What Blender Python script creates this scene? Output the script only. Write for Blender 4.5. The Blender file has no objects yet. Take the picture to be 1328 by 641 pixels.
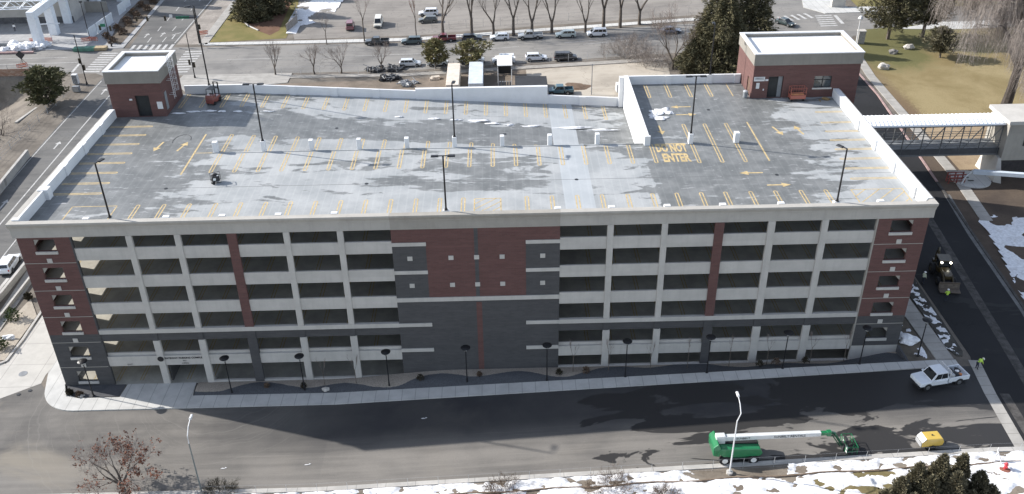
import bpy, bmesh, math, random
from mathutils import Vector, Matrix, noise
R=math.radians; PI=math.pi
S=bpy.context.scene; COL=S.collection
rnd=random.Random(7)
SKYROT,SKYSTR,EXPO=-72.2,0.12,1.22
# ---------------------------------------------------------------- camera (solved from the photograph)
CAMP=Vector((51.4015,-85.2036,69.6034)); YAW,PIT,ROL,FPX=0.0116,0.5474,-0.0168,1202.2867
_f=Vector((math.sin(YAW)*math.cos(PIT),math.cos(YAW)*math.cos(PIT),-math.sin(PIT)))
_r=Vector((math.cos(YAW),-math.sin(YAW),0)); _u=_r.cross(_f)
CR=_r*math.cos(ROL)+_u*math.sin(ROL); CU=_u*math.cos(ROL)-_r*math.sin(ROL); CF=_f
def hgt(x):                       # the street falls from right to left along the front
    return 0.0 if x<32 else (0.0465*(x-32) if x<100 else 3.162)
def ray(px,py): return CF+CR*((px-664)/FPX)-CU*((py-320.5)/FPX)
def G(px,py,dz=0.0):              # ground point seen at a photo pixel
    d=ray(px,py); z=0.0
    for _ in range(30):
        t=(z-CAMP.z)/d.z; p=CAMP+d*t; z=0.5*z+0.5*(hgt(p.x)+dz)
    return Vector((p.x,p.y,hgt(p.x)))
def GY(px,py,Y): d=ray(px,py); return CAMP+d*((Y-CAMP.y)/d.y)
# ---------------------------------------------------------------- materials
class NT:
    def __init__(s,name):
        s.m=bpy.data.materials.new(name); s.m.use_nodes=True; s.t=s.m.node_tree; s.n=s.t.nodes; s.l=s.t.links
        s.b=s.n['Principled BSDF']; s.out=s.n['Material Output']; s._pos=None
    def link(s,a,b): s.l.new(a,b)
    def pos(s):
        if s._pos is None: s._pos=s.n.new('ShaderNodeNewGeometry').outputs['Position']
        return s._pos
    def obj(s): return s.n.new('ShaderNodeTexCoord').outputs['Object']
    def scale(s,vec,v,off=(0,0,0),rot=(0,0,0)):
        m=s.n.new('ShaderNodeMapping'); s.link(vec,m.inputs[0]); m.inputs['Scale'].default_value=v; m.inputs['Location'].default_value=off; m.inputs['Rotation'].default_value=rot; return m.outputs[0]
    def noise(s,vec,sc,det=4,rough=.55,dist=0):
        k=s.n.new('ShaderNodeTexNoise'); s.link(vec,k.inputs['Vector']); k.inputs['Scale'].default_value=sc; k.inputs['Detail'].default_value=det; k.inputs['Roughness'].default_value=rough; k.inputs['Distortion'].default_value=dist; return k.outputs['Fac']
    def math(s,op,a,b=None,c=None,clamp=False):
        k=s.n.new('ShaderNodeMath'); k.operation=op; k.use_clamp=clamp
        for i,v in enumerate((a,b,c)):
            if v is None: continue
            if isinstance(v,(int,float)): k.inputs[i].default_value=v
            else: s.link(v,k.inputs[i])
        return k.outputs[0]
    def sm(s,v,a,b,lo=0.0,hi=1.0):       # smooth map range
        k=s.n.new('ShaderNodeMapRange'); k.interpolation_type='SMOOTHSTEP'; s.link(v,k.inputs[0])
        k.inputs[1].default_value=a;k.inputs[2].default_value=b;k.inputs[3].default_value=lo;k.inputs[4].default_value=hi; return k.outputs[0]
    def mix(s,f,a,b):
        k=s.n.new('ShaderNodeMix'); k.data_type='RGBA'
        if isinstance(f,(int,float)): k.inputs[0].default_value=f
        else: s.link(f,k.inputs[0])
        for i,v in ((6,a),(7,b)):
            if isinstance(v,tuple): k.inputs[i].default_value=(v[0],v[1],v[2],1)
            else: s.link(v,k.inputs[i])
        return k.outputs[2]
    def xyz(s,v):
        k=s.n.new('ShaderNodeSeparateXYZ'); s.link(v,k.inputs[0]); return k.outputs
    def bump(s,h,st=.3,d=.02):
        k=s.n.new('ShaderNodeBump'); k.inputs['Strength'].default_value=st; k.inputs['Distance'].default_value=d; s.link(h,k.inputs['Height']); s.link(k.outputs[0],s.b.inputs['Normal'])
    def color(s,c):
        if isinstance(c,tuple): s.b.inputs['Base Color'].default_value=(c[0],c[1],c[2],1)
        else: s.link(c,s.b.inputs['Base Color'])
    def rough(s,r):
        if isinstance(r,(int,float)): s.b.inputs['Roughness'].default_value=r
        else: s.link(r,s.b.inputs['Roughness'])
MATS={}
def mat(name,c,rough=.7,var=.25,sc=1.5,metal=0,spec=.4,fine=0,bump=0,world=True,emit=0,coat=0):
    """plain surface with uneven procedural colour"""
    if name in MATS: return MATS[name]
    t=NT(name); v=t.pos() if world else t.obj()
    n=t.noise(v,sc,5,.6); d=tuple(x*(1-var) for x in c); l=tuple(min(1,x*(1+var*.7)) for x in c)
    col=t.mix(t.sm(n,.3,.7),d,l)
    if fine:
        n2=t.noise(v,fine,3,.6); col=t.mix(t.sm(n2,.35,.7,0,.5),col,tuple(x*.55 for x in c))
    t.color(col); t.rough(rough); t.b.inputs['Metallic'].default_value=metal; t.b.inputs['Specular IOR Level'].default_value=spec
    if coat: t.b.inputs['Coat Weight'].default_value=coat
    if bump: t.bump(t.noise(v,fine or sc*6,4),bump,.03)
    if emit: t.b.inputs['Emission Color'].default_value=(*c,1); t.b.inputs['Emission Strength'].default_value=emit
    MATS[name]=t.m; return t.m
def asphalt(name,c,wet=.5,dust=None,sc=.12,rough=.85):
    t=NT(name); p=t.pos()
    n=t.noise(p,sc,6,.6); f=t.noise(p,18,3,.7); st=t.noise(t.scale(p,(.05,.9,1)),1,4,.6)
    col=t.mix(t.sm(n,.3,.7),tuple(x*.82 for x in c),tuple(x*1.2 for x in c))
    if dust: col=t.mix(t.sm(t.math('ADD',t.math('MULTIPLY',n,.5),t.math('MULTIPLY',st,.5)),.42,.62,0,.8),col,dust)
    col=t.mix(t.sm(f,.4,.75,0,.35),col,tuple(x*.55 for x in c))
    cr=t.n.new('ShaderNodeTexVoronoi'); cr.feature='DISTANCE_TO_EDGE'; cr.inputs['Scale'].default_value=.11
    wv=t.n.new('ShaderNodeVectorMath'); wv.operation='ADD'; nn=t.n.new('ShaderNodeTexNoise'); nn.inputs['Scale'].default_value=.5; nn.inputs['Detail'].default_value=4; t.link(p,nn.inputs['Vector'])
    sv=t.n.new('ShaderNodeVectorMath'); sv.operation='SCALE'; sv.inputs['Scale'].default_value=5; t.link(nn.outputs['Color'],sv.inputs[0]); t.link(p,wv.inputs[0]); t.link(sv.outputs[0],wv.inputs[1]); t.link(wv.outputs[0],cr.inputs['Vector'])
    col=t.mix(t.sm(cr.outputs['Distance'],.0,.012,.45,0),col,tuple(x*.35 for x in c))
    r=rough
    if wet:
        w=t.noise(t.scale(p,(.10,.22,1)),1,5,.55,.4); m=t.sm(w,1-wet-.015,1-wet+.02)
        col=t.mix(m,col,tuple(x*.38 for x in c)); r=t.math('SUBTRACT',rough,t.math('MULTIPLY',m,.3))
    t.color(col); t.rough(r); t.b.inputs['Specular IOR Level'].default_value=.3; t.bump(f,.25,.01)
    MATS[name]=t.m; return t.m
def concrete(name,c,joint=None,var=.12,ax=0):
    t=NT(name); p=t.pos(); n=t.noise(p,.5,6,.65); f=t.noise(p,9,4,.6); sk=t.noise(t.scale(p,(2.2,2.2,.10)),1,4,.6)
    col=t.mix(t.sm(n,.3,.7),tuple(x*(1-var) for x in c),tuple(min(.9,x*(1+var)) for x in c))
    col=t.mix(t.sm(f,.5,.8,0,.3),col,tuple(x*.7 for x in c))
    if not joint and not name.startswith('garage') and name!='parapet_white':
        col=t.mix(t.sm(sk,.46,.72,0,.16),col,tuple(x*.55 for x in c)); xx=t.xyz(p); cb=t.n.new('ShaderNodeCombineXYZ')
        for i,s_ in ((0,5.73),(1,5.85),(2,3.55)): t.link(t.math('FLOOR',t.math('DIVIDE',xx[i],s_)),cb.inputs[i])
        wn=t.n.new('ShaderNodeTexWhiteNoise'); t.link(cb.outputs[0],wn.inputs['Vector']); col=t.mix(t.math('MULTIPLY',wn.outputs['Value'],.16),col,tuple(x*.6 for x in c))
    if joint:
        x=t.xyz(p)
        for a in ((0,1) if ax==2 else (ax,)):
            fr=t.math('FRACT',t.math('DIVIDE',x[a],joint)); k=t.math('LESS_THAN',fr,.07/joint); col=t.mix(t.math('MULTIPLY',k,.55),col,tuple(v*.35 for v in c))
    t.color(col); t.rough(.85); t.b.inputs['Specular IOR Level'].default_value=.25; MATS[name]=t.m; return t.m
def brick(name,a,b,mort,vert='Y'):
    """brick courses on vertical walls, one panel of small masonry"""
    t=NT(name); x=t.xyz(t.pos()); cb=t.n.new('ShaderNodeCombineXYZ')
    t.link(t.math('ADD',x[0],x[1]),cb.inputs[0]); t.link(x[2],cb.inputs[1])
    bt=t.n.new('ShaderNodeTexBrick'); t.link(cb.outputs[0],bt.inputs['Vector']); bt.inputs['Color1'].default_value=(*a,1); bt.inputs['Color2'].default_value=(*b,1); bt.inputs['Mortar'].default_value=(*mort,1)
    bt.inputs['Scale'].default_value=1; bt.inputs['Brick Width'].default_value=.6; bt.inputs['Row Height'].default_value=.2; bt.inputs['Mortar Size'].default_value=.018; bt.inputs['Bias'].default_value=0
    n=t.noise(t.pos(),.6,5,.6); st=t.noise(t.scale(t.pos(),(.15,.15,2.2)),1,3,.6)
    col=t.mix(t.sm(n,.3,.75,0,.35),bt.outputs['Color'],tuple(v*.7 for v in a)); col=t.mix(t.sm(st,.45,.7,0,.3),col,tuple(v*1.3 for v in a))
    t.color(col); t.rough(.85); t.b.inputs['Specular IOR Level'].default_value=.25; MATS[name]=t.m; return t.m
# building
M_BAND=concrete('precast_band',(.235,.22,.195),None,.07); M_PRE=concrete('precast_light',(.475,.455,.42),None,.07); M_PRE2=concrete('precast_taupe',(.33,.31,.275),None,.07)
M_COR=concrete('cornice_precast',(.41,.39,.355),None,.06)
M_RED=brick('brick_red',(.135,.070,.063),(.110,.057,.053),(.115,.078,.07)); M_GRY=brick('brick_charcoal',(.082,.081,.082),(.068,.067,.069),(.08,.079,.079))
M_WHT=concrete('parapet_white',(.66,.665,.67),None,.05); M_ROOF=mat('roof_membrane',(.82,.82,.80),.6,.05,.4)
M_SLAB=concrete('garage_floor',(.37,.355,.31),None,.15); M_CEIL=concrete('garage_ceiling',(.30,.29,.27),None,.1)
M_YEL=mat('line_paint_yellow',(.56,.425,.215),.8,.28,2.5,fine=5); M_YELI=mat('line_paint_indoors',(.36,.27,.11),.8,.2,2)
M_WLINE=mat('line_paint_white',(.47,.465,.45),.8,.25,2,fine=3)
M_DARK=mat('door_dark',(.02,.022,.024),.5,.2); M_GLASS=mat('window_glass',(.03,.04,.045),.08,.2,spec=.8)
def deck_mat():
    t=NT('deck_concrete'); p=t.pos(); x=t.xyz(p)
    warp=t.noise(p,.35,4,.6)
    n1=t.noise(t.scale(p,(.105,.36,1),(3.1,1.7,0),(0,0,-.06)),1,6,.58,.7); n2=t.noise(t.scale(p,(.35,.9,1)),1,5,.6,.5)
    n3=t.noise(t.scale(p,(.9,1.6,1)),1,4,.6,.3); w=t.math('ADD',t.math('MULTIPLY',n1,.66),t.math('MULTIPLY',n2,.24)); w=t.math('ADD',w,t.math('MULTIPLY',n3,.10)); w=t.math('ADD',w,.024); hm=t.math('MULTIPLY',t.sm(x[0],33,40),t.sm(x[0],56,58,1,0)); w=t.math('ADD',w,t.math('MULTIPLY',hm,t.math('MULTIPLY',t.sm(x[1],5,8),t.sm(x[1],14,19,.055,0))))
    w=t.math('ADD',w,t.sm(x[0],64,71,0,.13)); w=t.math('SUBTRACT',w,t.sm(x[0],82,92,0,.20))
    w=t.math('ADD',w,t.sm(x[0],10,26,.11,0)); w=t.math('SUBTRACT',w,t.math('MULTIPLY',t.sm(x[1],4.5,7,1,0),.07))
    ay=t.math('ABSOLUTE',t.math('SUBTRACT',x[1],27)); inr=t.math('MULTIPLY',t.sm(x[0],10,22),t.sm(x[0],68.6,69,1,0))
    w=t.math('ADD',w,t.math('MULTIPLY',inr,t.sm(ay,1.5,5,.075,-.085)))
    # paler, less wet strip, runs front to back
    band=t.math('MULTIPLY',t.math('GREATER_THAN',x[0],58.3),t.math('LESS_THAN',x[0],61.6)); w=t.math('SUBTRACT',w,t.math('MULTIPLY',band,.25))
    m=t.sm(w,.484,.524)
    fr=t.math('ABSOLUTE',t.math('SUBTRACT',t.math('FRACT',t.math('DIVIDE',x[0],.92)),.5)); rib=t.sm(fr,.0,.14,.13,0)
    dry=t.mix(t.sm(t.noise(p,.25,5,.6),.3,.7),(.275,.29,.295),(.37,.38,.382)); dry=t.mix(t.sm(t.noise(p,6,4,.6),.45,.8,0,.35),dry,(.25,.25,.25)); dry=t.mix(rib,dry,(.50,.51,.51))
    wet=t.mix(t.sm(t.noise(p,.5,5,.6),.3,.7),(.125,.131,.13),(.195,.20,.197)); wet=t.mix(rib,wet,(.32,.32,.32))
    col=t.mix(m,dry,wet); col=t.mix(t.math('MULTIPLY',band,.25),col,(.5,.55,.6))
    salt=t.sm(t.noise(t.scale(p,(.6,2.2,1)),1,5,.65,.6),.60,.66,0,.55); col=t.mix(t.math('MULTIPLY',salt,m),col,(.42,.42,.42))
    jl=t.math('LESS_THAN',t.math('ABSOLUTE',t.math('SUBTRACT',x[1],9.25)),.05); col=t.mix(t.math('MULTIPLY',jl,.7),col,(.1,.1,.1))
    t.color(col); t.rough(t.sm(m,0,1,.85,.5)); t.b.inputs['Specular IOR Level'].default_value=.3; MATS['deck']=t.m; return t.m
M_DECK=deck_mat()
# ground
M_ROADF=asphalt('asphalt_front',(.105,.102,.098),.0,(.20,.185,.165)); 
def front_road():
    t=NT('asphalt_front_wet'); p=t.pos(); x=t.xyz(p)
    n=t.noise(p,.10,6,.6); f=t.noise(p,16,3,.7); st=t.noise(t.scale(p,(.04,.7,1)),1,5,.6)
    col=t.mix(t.sm(n,.3,.7),(.038,.038,.041),(.060,.058,.057))
    near=t.sm(x[1],-14,-8.5,.95,.02); leftd=t.math('MULTIPLY',t.sm(x[0],14,38,1,0),t.sm(t.noise(p,.16,4,.6),.3,.65,.45,.8)); dm=t.math('MAXIMUM',near,leftd)  # kerb dust, also paints the sunlit strip paler than the shaded road
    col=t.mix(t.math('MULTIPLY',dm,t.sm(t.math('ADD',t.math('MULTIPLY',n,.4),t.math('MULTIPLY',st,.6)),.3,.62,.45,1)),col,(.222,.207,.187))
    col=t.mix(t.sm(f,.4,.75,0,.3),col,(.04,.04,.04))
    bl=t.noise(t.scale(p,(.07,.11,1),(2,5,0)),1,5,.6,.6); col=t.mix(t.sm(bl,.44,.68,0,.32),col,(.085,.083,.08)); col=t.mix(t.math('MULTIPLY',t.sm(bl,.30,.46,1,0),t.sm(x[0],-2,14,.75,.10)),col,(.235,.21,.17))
    dx=t.math('SUBTRACT',x[0],19.0); dyy=t.math('ADD',x[1],1.0); rr=t.math('SQRT',t.math('ADD',t.math('MULTIPLY',dx,dx),t.math('MULTIPLY',dyy,dyy))); rn=t.math('ADD',rr,t.math('MULTIPLY',t.noise(p,.25,3,.5),2.2)); trk=t.noise(t.scale(t.n.new('ShaderNodeCombineXYZ').outputs[0],(1,1,1)),1) if False else None
    cbx=t.n.new('ShaderNodeCombineXYZ'); t.link(rn,cbx.inputs[0]); tk=t.noise(cbx.outputs[0],2.6,4,.7); col=t.mix(t.math('MULTIPLY',t.sm(tk,.54,.66,0,.35),t.sm(x[0],22,34,1,0)),col,(.24,.23,.21)); st2=t.noise(t.scale(p,(.03,2.6,1),(0,0,0),(0,0,-.012)),1,4,.65); col=t.mix(t.math('MULTIPLY',t.sm(st2,.54,.68,0,.35),near),col,(.24,.225,.2))
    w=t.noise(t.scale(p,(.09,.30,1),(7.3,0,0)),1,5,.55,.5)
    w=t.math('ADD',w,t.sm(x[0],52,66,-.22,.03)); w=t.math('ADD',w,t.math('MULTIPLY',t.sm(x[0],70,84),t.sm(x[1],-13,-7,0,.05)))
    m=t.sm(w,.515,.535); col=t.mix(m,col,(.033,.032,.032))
    t.color(col); t.rough(t.sm(m,0,1,.85,.55)); t.b.inputs['Specular IOR Level'].default_value=.25; t.bump(f,.2,.01); return t.m
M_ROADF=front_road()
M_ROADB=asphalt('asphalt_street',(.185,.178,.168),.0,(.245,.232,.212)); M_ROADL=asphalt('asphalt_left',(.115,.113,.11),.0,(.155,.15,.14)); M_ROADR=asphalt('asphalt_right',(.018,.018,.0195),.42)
M_LOT=asphalt('lot_gravel',(.20,.183,.165),.0,(.26,.24,.215),.08)
M_TRENCH=mat('trench_fill',(.075,.07,.066),.95,.5,1.2,fine=5,bump=.4)
M_WALK=concrete('sidewalk',(.47,.465,.445),1.52,.10); M_WALKY=concrete('sidewalk_y',(.33,.315,.29),1.52,.14,1); M_APRON=concrete('driveway_concrete',(.43,.415,.385),4.2,.08,2); M_CURB=concrete('kerb',(.40,.385,.36),3.0,.15)
M_PINK=mat('kerb_red_worn',(.36,.25,.235),.85,.3,.6,fine=4)
M_PLAZA=concrete('plaza_paving',(.33,.33,.33),3.0,.1,2)
def dirt_mat(name,a,b,c,s=.12):
    t=NT(name); p=t.pos(); n=t.noise(p,s,6,.62,.3); f=t.noise(p,2.5,5,.7); g=t.noise(p,11,3,.7)
    col=t.mix(t.sm(n,.35,.65),a,b); col=t.mix(t.sm(f,.5,.75,0,.6),col,c); col=t.mix(t.sm(g,.5,.75,0,.35),col,tuple(v*.45 for v in a))
    t.color(col); t.rough(.95); t.b.inputs['Specular IOR Level'].default_value=.15; t.bump(f,.5,.06); MATS[name]=t.m; return t.m
M_DIRT=dirt_mat('dirt',(.125,.11,.094),(.195,.172,.145),(.085,.075,.065),.2); M_LOTD=dirt_mat('yard_dirt',(.24,.205,.165),(.33,.29,.23),(.12,.10,.09)); M_DDIRT=dirt_mat('fresh_dirt',(.07,.055,.045),(.11,.085,.065),(.05,.04,.035))
M_GRAV=dirt_mat('gravel_tan',(.34,.30,.25),(.40,.36,.30),(.24,.20,.17),.5); M_MULCH=dirt_mat('gravel_dark',(.075,.078,.085),(.10,.10,.105),(.055,.055,.06),.5)
M_SLOPE=dirt_mat('slope_gravel',(.17,.15,.125),(.24,.215,.18),(.12,.10,.085),.2)
M_BARK=dirt_mat('bark_mulch',(.13,.075,.05),(.17,.10,.07),(.09,.055,.04),.4)
def lawn_mat():
    t=NT('lawn_dormant'); p=t.pos(); x=t.xyz(p); n=t.noise(p,.09,6,.6,.3); f=t.noise(p,1.6,5,.7); g=t.noise(p,9,4,.7)
    col=t.mix(t.sm(n,.35,.62),(.205,.16,.08),(.29,.235,.13))
    gr=t.math('ADD',t.sm(x[1],70,100,-.15,.28),t.math('MULTIPLY',t.math('SUBTRACT',n,.5),.9)); gr=t.math('SUBTRACT',gr,t.sm(x[0],133,145,0,.15)); col=t.mix(t.sm(gr,.02,.22,0,.85),col,(.105,.108,.045))
    br=t.math('ADD',t.sm(x[0],122,131,.6,0),t.math('MULTIPLY',t.math('SUBTRACT',f,.5),.5)); col=t.mix(t.math('MULTIPLY',t.sm(br,.22,.45),t.sm(x[1],60,98,1,.2)),col,(.15,.105,.07))
    col=t.mix(t.sm(g,.45,.75,0,.5),col,(.09,.075,.03)); t.color(col); t.rough(.95); t.b.inputs['Specular IOR Level'].default_value=.1; t.bump(g,.6,.08); return t.m
M_LAWN=lawn_mat()
M_LAWN2=dirt_mat('lawn_green',(.145,.135,.05),(.20,.165,.07),(.22,.17,.075),.25)
M_SNOW=mat('snow',(.78,.785,.80),.6,.05,.8,bump=.5,fine=3.0)
_t=M_SNOW.node_tree; _p=_t.nodes.new('ShaderNodeNewGeometry'); _n=_t.nodes.new('ShaderNodeTexNoise'); _n.inputs['Scale'].default_value=.9; _n.inputs['Detail'].default_value=6; _n.inputs['Roughness'].default_value=.7; _t.links.new(_p.outputs[0],_n.inputs['Vector'])
_k=_t.nodes.new('ShaderNodeMapRange'); _k.inputs[1].default_value=.52; _k.inputs[2].default_value=.72; _k.inputs[4].default_value=.55; _t.links.new(_n.outputs['Fac'],_k.inputs[0]); _x=_t.nodes.new('ShaderNodeMix'); _x.data_type='RGBA'; _b=_t.nodes['Principled BSDF'].inputs['Base Color']; _t.links.new(_b.links[0].from_socket,_x.inputs[6]); _x.inputs[7].default_value=(.36,.33,.29,1); _t.links.new(_k.outputs[0],_x.inputs[0]); _t.links.new(_x.outputs[2],_b)
M_SNOW.node_tree.nodes['Principled BSDF'].inputs['Specular IOR Level'].default_value=.2
# objects
M_BLK=mat('black_metal',(.012,.012,.014),.45,.2); M_STEEL=mat('galvanised',(.42,.43,.44),.45,.15,metal=.3); M_WMET=mat('white_metal',(.62,.62,.62),.4,.06); M_GRYM=mat('grey_metal',(.20,.21,.22),.5,.15)
M_TYRE=mat('rubber',(.016,.016,.017),.8,.2); M_RIM=mat('rim',(.24,.245,.25),.35,.1,metal=.6); M_CGL=mat('car_glass',(.012,.015,.018),.06,.1,spec=.8)
M_LAMP=mat('lamp_lens',(.75,.75,.72),.3,.05); M_TAIL=mat('tail_lens',(.35,.02,.02),.3,.1); M_PLAS=mat('black_plastic',(.03,.03,.032),.6,.2)
M_BRK=mat('bark_grey',(.13,.108,.09),.9,.35,3,fine=12); M_TWIG=mat('twigs',(.20,.165,.145),.9,.3,2); M_WTWIG=mat('willow_twigs',(.24,.208,.185),.9,.25,1)
def leaf(name,a,b,sc=.6):
    t=NT(name); n=t.noise(t.pos(),sc,5,.6); f=t.noise(t.pos(),4,3,.6); col=t.mix(t.sm(n,.35,.65),a,b); col=t.mix(t.sm(f,.4,.7,0,.5),col,tuple(v*.6 for v in a)); t.color(col); t.rough(.8); t.b.inputs['Specular IOR Level'].default_value=.15; return t.m
M_SPRUCE=leaf('spruce_needles',(.082,.080,.047),(.175,.155,.088)); M_PINE=leaf('pine_needles',(.07,.076,.04),(.135,.13,.065)); M_JUN=leaf('juniper_needles',(.115,.105,.066),(.19,.17,.112)); M_DRYL=leaf('dry_leaves',(.14,.055,.035),(.21,.10,.065),2); M_ORN=leaf('bronze_leaves',(.20,.17,.085),(.155,.155,.07),1)
M_ROCK=mat('boulder',(.50,.47,.43),.9,.25,1.2,fine=6,bump=.5); M_ROCKD=mat('boulder_dark',(.20,.19,.18),.9,.25,1.2,fine=6,bump=.5)
def paint(name,c,coat=.5): return mat(name,c,.35,.06,1,coat=coat,world=False)
# ---------------------------------------------------------------- mesh builder
class MB:
    def __init__(s): s.v=[]; s.f=[]; s.mi=[]
    def add(s,vs,fs,m=0):
        o=len(s.v); s.v+= [tuple(v) for v in vs]
        for f in fs: s.f.append([i+o for i in f]); s.mi.append(m)
        return s
    def box(s,x0,x1,y0,y1,z0,z1,m=0):
        return s.add([(x0,y0,z0),(x1,y0,z0),(x1,y1,z0),(x0,y1,z0),(x0,y0,z1),(x1,y0,z1),(x1,y1,z1),(x0,y1,z1)],[(3,2,1,0),(4,5,6,7),(0,1,5,4),(1,2,6,5),(2,3,7,6),(3,0,4,7)],m)
    def obox(s,c,sx,sy,sz,rz=0,m=0):      # box on centre of its base, turned
        ca,sa=math.cos(rz),math.sin(rz); vs=[]
        for z in (0,sz):
            for a,b in ((-1,-1),(1,-1),(1,1),(-1,1)):
                x,y=a*sx/2,b*sy/2; vs.append((c[0]+x*ca-y*sa,c[1]+x*sa+y*ca,c[2]+z))
        return s.add(vs,[(3,2,1,0),(4,5,6,7),(0,1,5,4),(1,2,6,5),(2,3,7,6),(3,0,4,7)],m)
    def hexa(s,b,t,m=0): return s.add(list(b)+list(t),[(3,2,1,0),(4,5,6,7),(0,1,5,4),(1,2,6,5),(2,3,7,6),(3,0,4,7)],m)
    def prism(s,poly,z0,z1,m=0):
        n=len(poly); return s.add([(x,y,z0) for x,y in poly]+[(x,y,z1) for x,y in poly],[list(range(n))[::-1],list(range(n,2*n))]+[(i,(i+1)%n,n+(i+1)%n,n+i) for i in range(n)],m)
    def extx(s,prof,x0,x1,m=0):           # (y,z) profile along x
        n=len(prof); return s.add([(x0,y,z) for y,z in prof]+[(x1,y,z) for y,z in prof],[list(range(n)),list(range(n,2*n))[::-1]]+[(i,n+i,n+(i+1)%n,(i+1)%n) for i in range(n)],m)
    def exty(s,prof,y0,y1,m=0):           # (x,z) profile along y
        n=len(prof); return s.add([(x,y0,z) for x,z in prof]+[(x,y1,z) for x,z in prof],[list(range(n))[::-1],list(range(n,2*n))]+[(i,(i+1)%n,n+(i+1)%n,n+i) for i in range(n)],m)
    def tube(s,p,r,n=6,m=0,cap=True):     # path, radii
        p=[Vector(q) for q in p]; r=r if isinstance(r,(list,tuple)) else [r]*len(p); vs=[]; fs=[]
        for i,q in enumerate(p):
            d=(p[min(i+1,len(p)-1)]-p[max(i-1,0)]); d=d.normalized() if d.length>1e-9 else Vector((0,0,1))
            a=d.cross(Vector((0,0,1)) if abs(d.z)<.95 else Vector((1,0,0))).normalized(); b=d.cross(a)
            for k in range(n): vs.append(q+(a*math.cos(2*PI*k/n)+b*math.sin(2*PI*k/n))*r[i])
        for i in range(len(p)-1):
            for k in range(n): fs.append((i*n+k,i*n+(k+1)%n,(i+1)*n+(k+1)%n,(i+1)*n+k))
        if cap: fs+= [list(range(n))[::-1],list(range((len(p)-1)*n,len(p)*n))]
        return s.add(vs,fs,m)
    def lathe(s,prof,c=(0,0,0),n=12,m=0):
        vs=[]; fs=[]
        for r,z in prof:
            for k in range(n): vs.append((c[0]+r*math.cos(2*PI*k/n),c[1]+r*math.sin(2*PI*k/n),c[2]+z))
        for i in range(len(prof)-1):
            for k in range(n): fs.append((i*n+k,i*n+(k+1)%n,(i+1)*n+(k+1)%n,(i+1)*n+k))
        fs+=[list(range(n))[::-1],list(range((len(prof)-1)*n,len(prof)*n))]
        return s.add(vs,fs,m)
    def wheel(s,c,r,w,m=0,m2=None):       # disc on a y axle
        n=14; vs=[]; fs=[]
        pr=[(r*.6,-w/2),(r*.93,-w/2),(r,-w*.35),(r,w*.35),(r*.93,w/2),(r*.6,w/2)]
        for a,y in pr:
            for k in range(n): vs.append((c[0]+a*math.cos(2*PI*k/n),c[1]+y,c[2]+a*math.sin(2*PI*k/n)))
        for i in range(5):
            for k in range(n): fs.append((i*n+k,(i+1)*n+k,(i+1)*n+(k+1)%n,i*n+(k+1)%n))
        fs+=[list(range(n)),list(range(5*n,6*n))[::-1]]
        return s.add(vs,fs,m)
    def blob(s,c,r,seed=0,rough=.25,n=1,m=0):
        bm=bmesh.new(); bmesh.ops.create_icosphere(bm,subdivisions=n+1,radius=1); bm.verts.ensure_lookup_table(); vs=[]
        for v in bm.verts:
            k=1+rough*2*(noise.noise(v.co*1.3+Vector((seed*3.7,seed,1)))); vs.append((c[0]+v.co.x*r[0]*k,c[1]+v.co.y*r[1]*k,c[2]+v.co.z*r[2]*k))
        fs=[[v.index for v in f.verts] for f in bm.faces]; bm.free(); return s.add(vs,fs,m)
    def build(s,name,mats,parent=None,smooth=False,bevel=0,seg=2):
        me=bpy.data.meshes.new(name); me.from_pydata(s.v,[],s.f); mats=mats if isinstance(mats,(list,tuple)) else [mats]
        for m in mats: me.materials.append(m)
        if len(mats)>1: me.polygons.foreach_set('material_index',s.mi)
        if smooth: me.polygons.foreach_set('use_smooth',[True]*len(me.polygons))
        me.update(); o=bpy.data.objects.new(name,me); COL.objects.link(o)
        if parent: o.parent=parent
        if bevel:
            md=o.modifiers.new('bevel','BEVEL'); md.width=bevel; md.segments=seg; md.limit_method='ANGLE'; md.angle_limit=R(35)
        return o
def tag(o,label=None,cat=None,group=None,kind=None):
    if label: o['label']=label
    if cat: o['category']=cat
    if group: o['group']=group
    if kind: o['kind']=kind
    return o
def thing(name,label,cat,loc=(0,0,0),rz=0,group=None):
    o=bpy.data.objects.new(name,None); COL.objects.link(o); o.empty_display_size=.3; o.location=loc; o.rotation_euler=(0,0,rz); return tag(o,label,cat,group)
def dup(root,loc,rz=0,label=None,group=None,scale=None):
    r=root.copy(); COL.objects.link(r); r.location=loc; r.rotation_euler=(0,0,rz)
    if label: r['label']=label
    if group: r['group']=group
    if scale: r.scale=(scale,)*3
    for ch in list(root.children):
        c=ch.copy(); COL.objects.link(c); c.parent=r
        for g in list(ch.children):
            d=g.copy(); COL.objects.link(d); d.parent=c
    return r
def text_mesh(name,body,size,m,parent,mat4,ext=.01,align='CENTER',sx=1.0,bold=0.0):
    cu=bpy.data.curves.new(name,'FONT'); cu.body=body; cu.size=size; cu.extrude=ext; cu.align_x=align; cu.align_y='CENTER'; cu.resolution_u=2; cu.offset=bold
    o=bpy.data.objects.new(name,cu); COL.objects.link(o); dg=bpy.context.evaluated_depsgraph_get(); me=bpy.data.meshes.new_from_object(o.evaluated_get(dg)); bpy.data.objects.remove(o)
    me.transform(mat4@Matrix.Diagonal((sx,1,1,1))); me.materials.clear(); me.materials.append(m); t=bpy.data.objects.new(name,me); COL.objects.link(t)
    if parent: t.parent=parent
    return t
FRONT=Matrix.Rotation(PI/2,4,'X')       # text upright, read from -y
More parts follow.
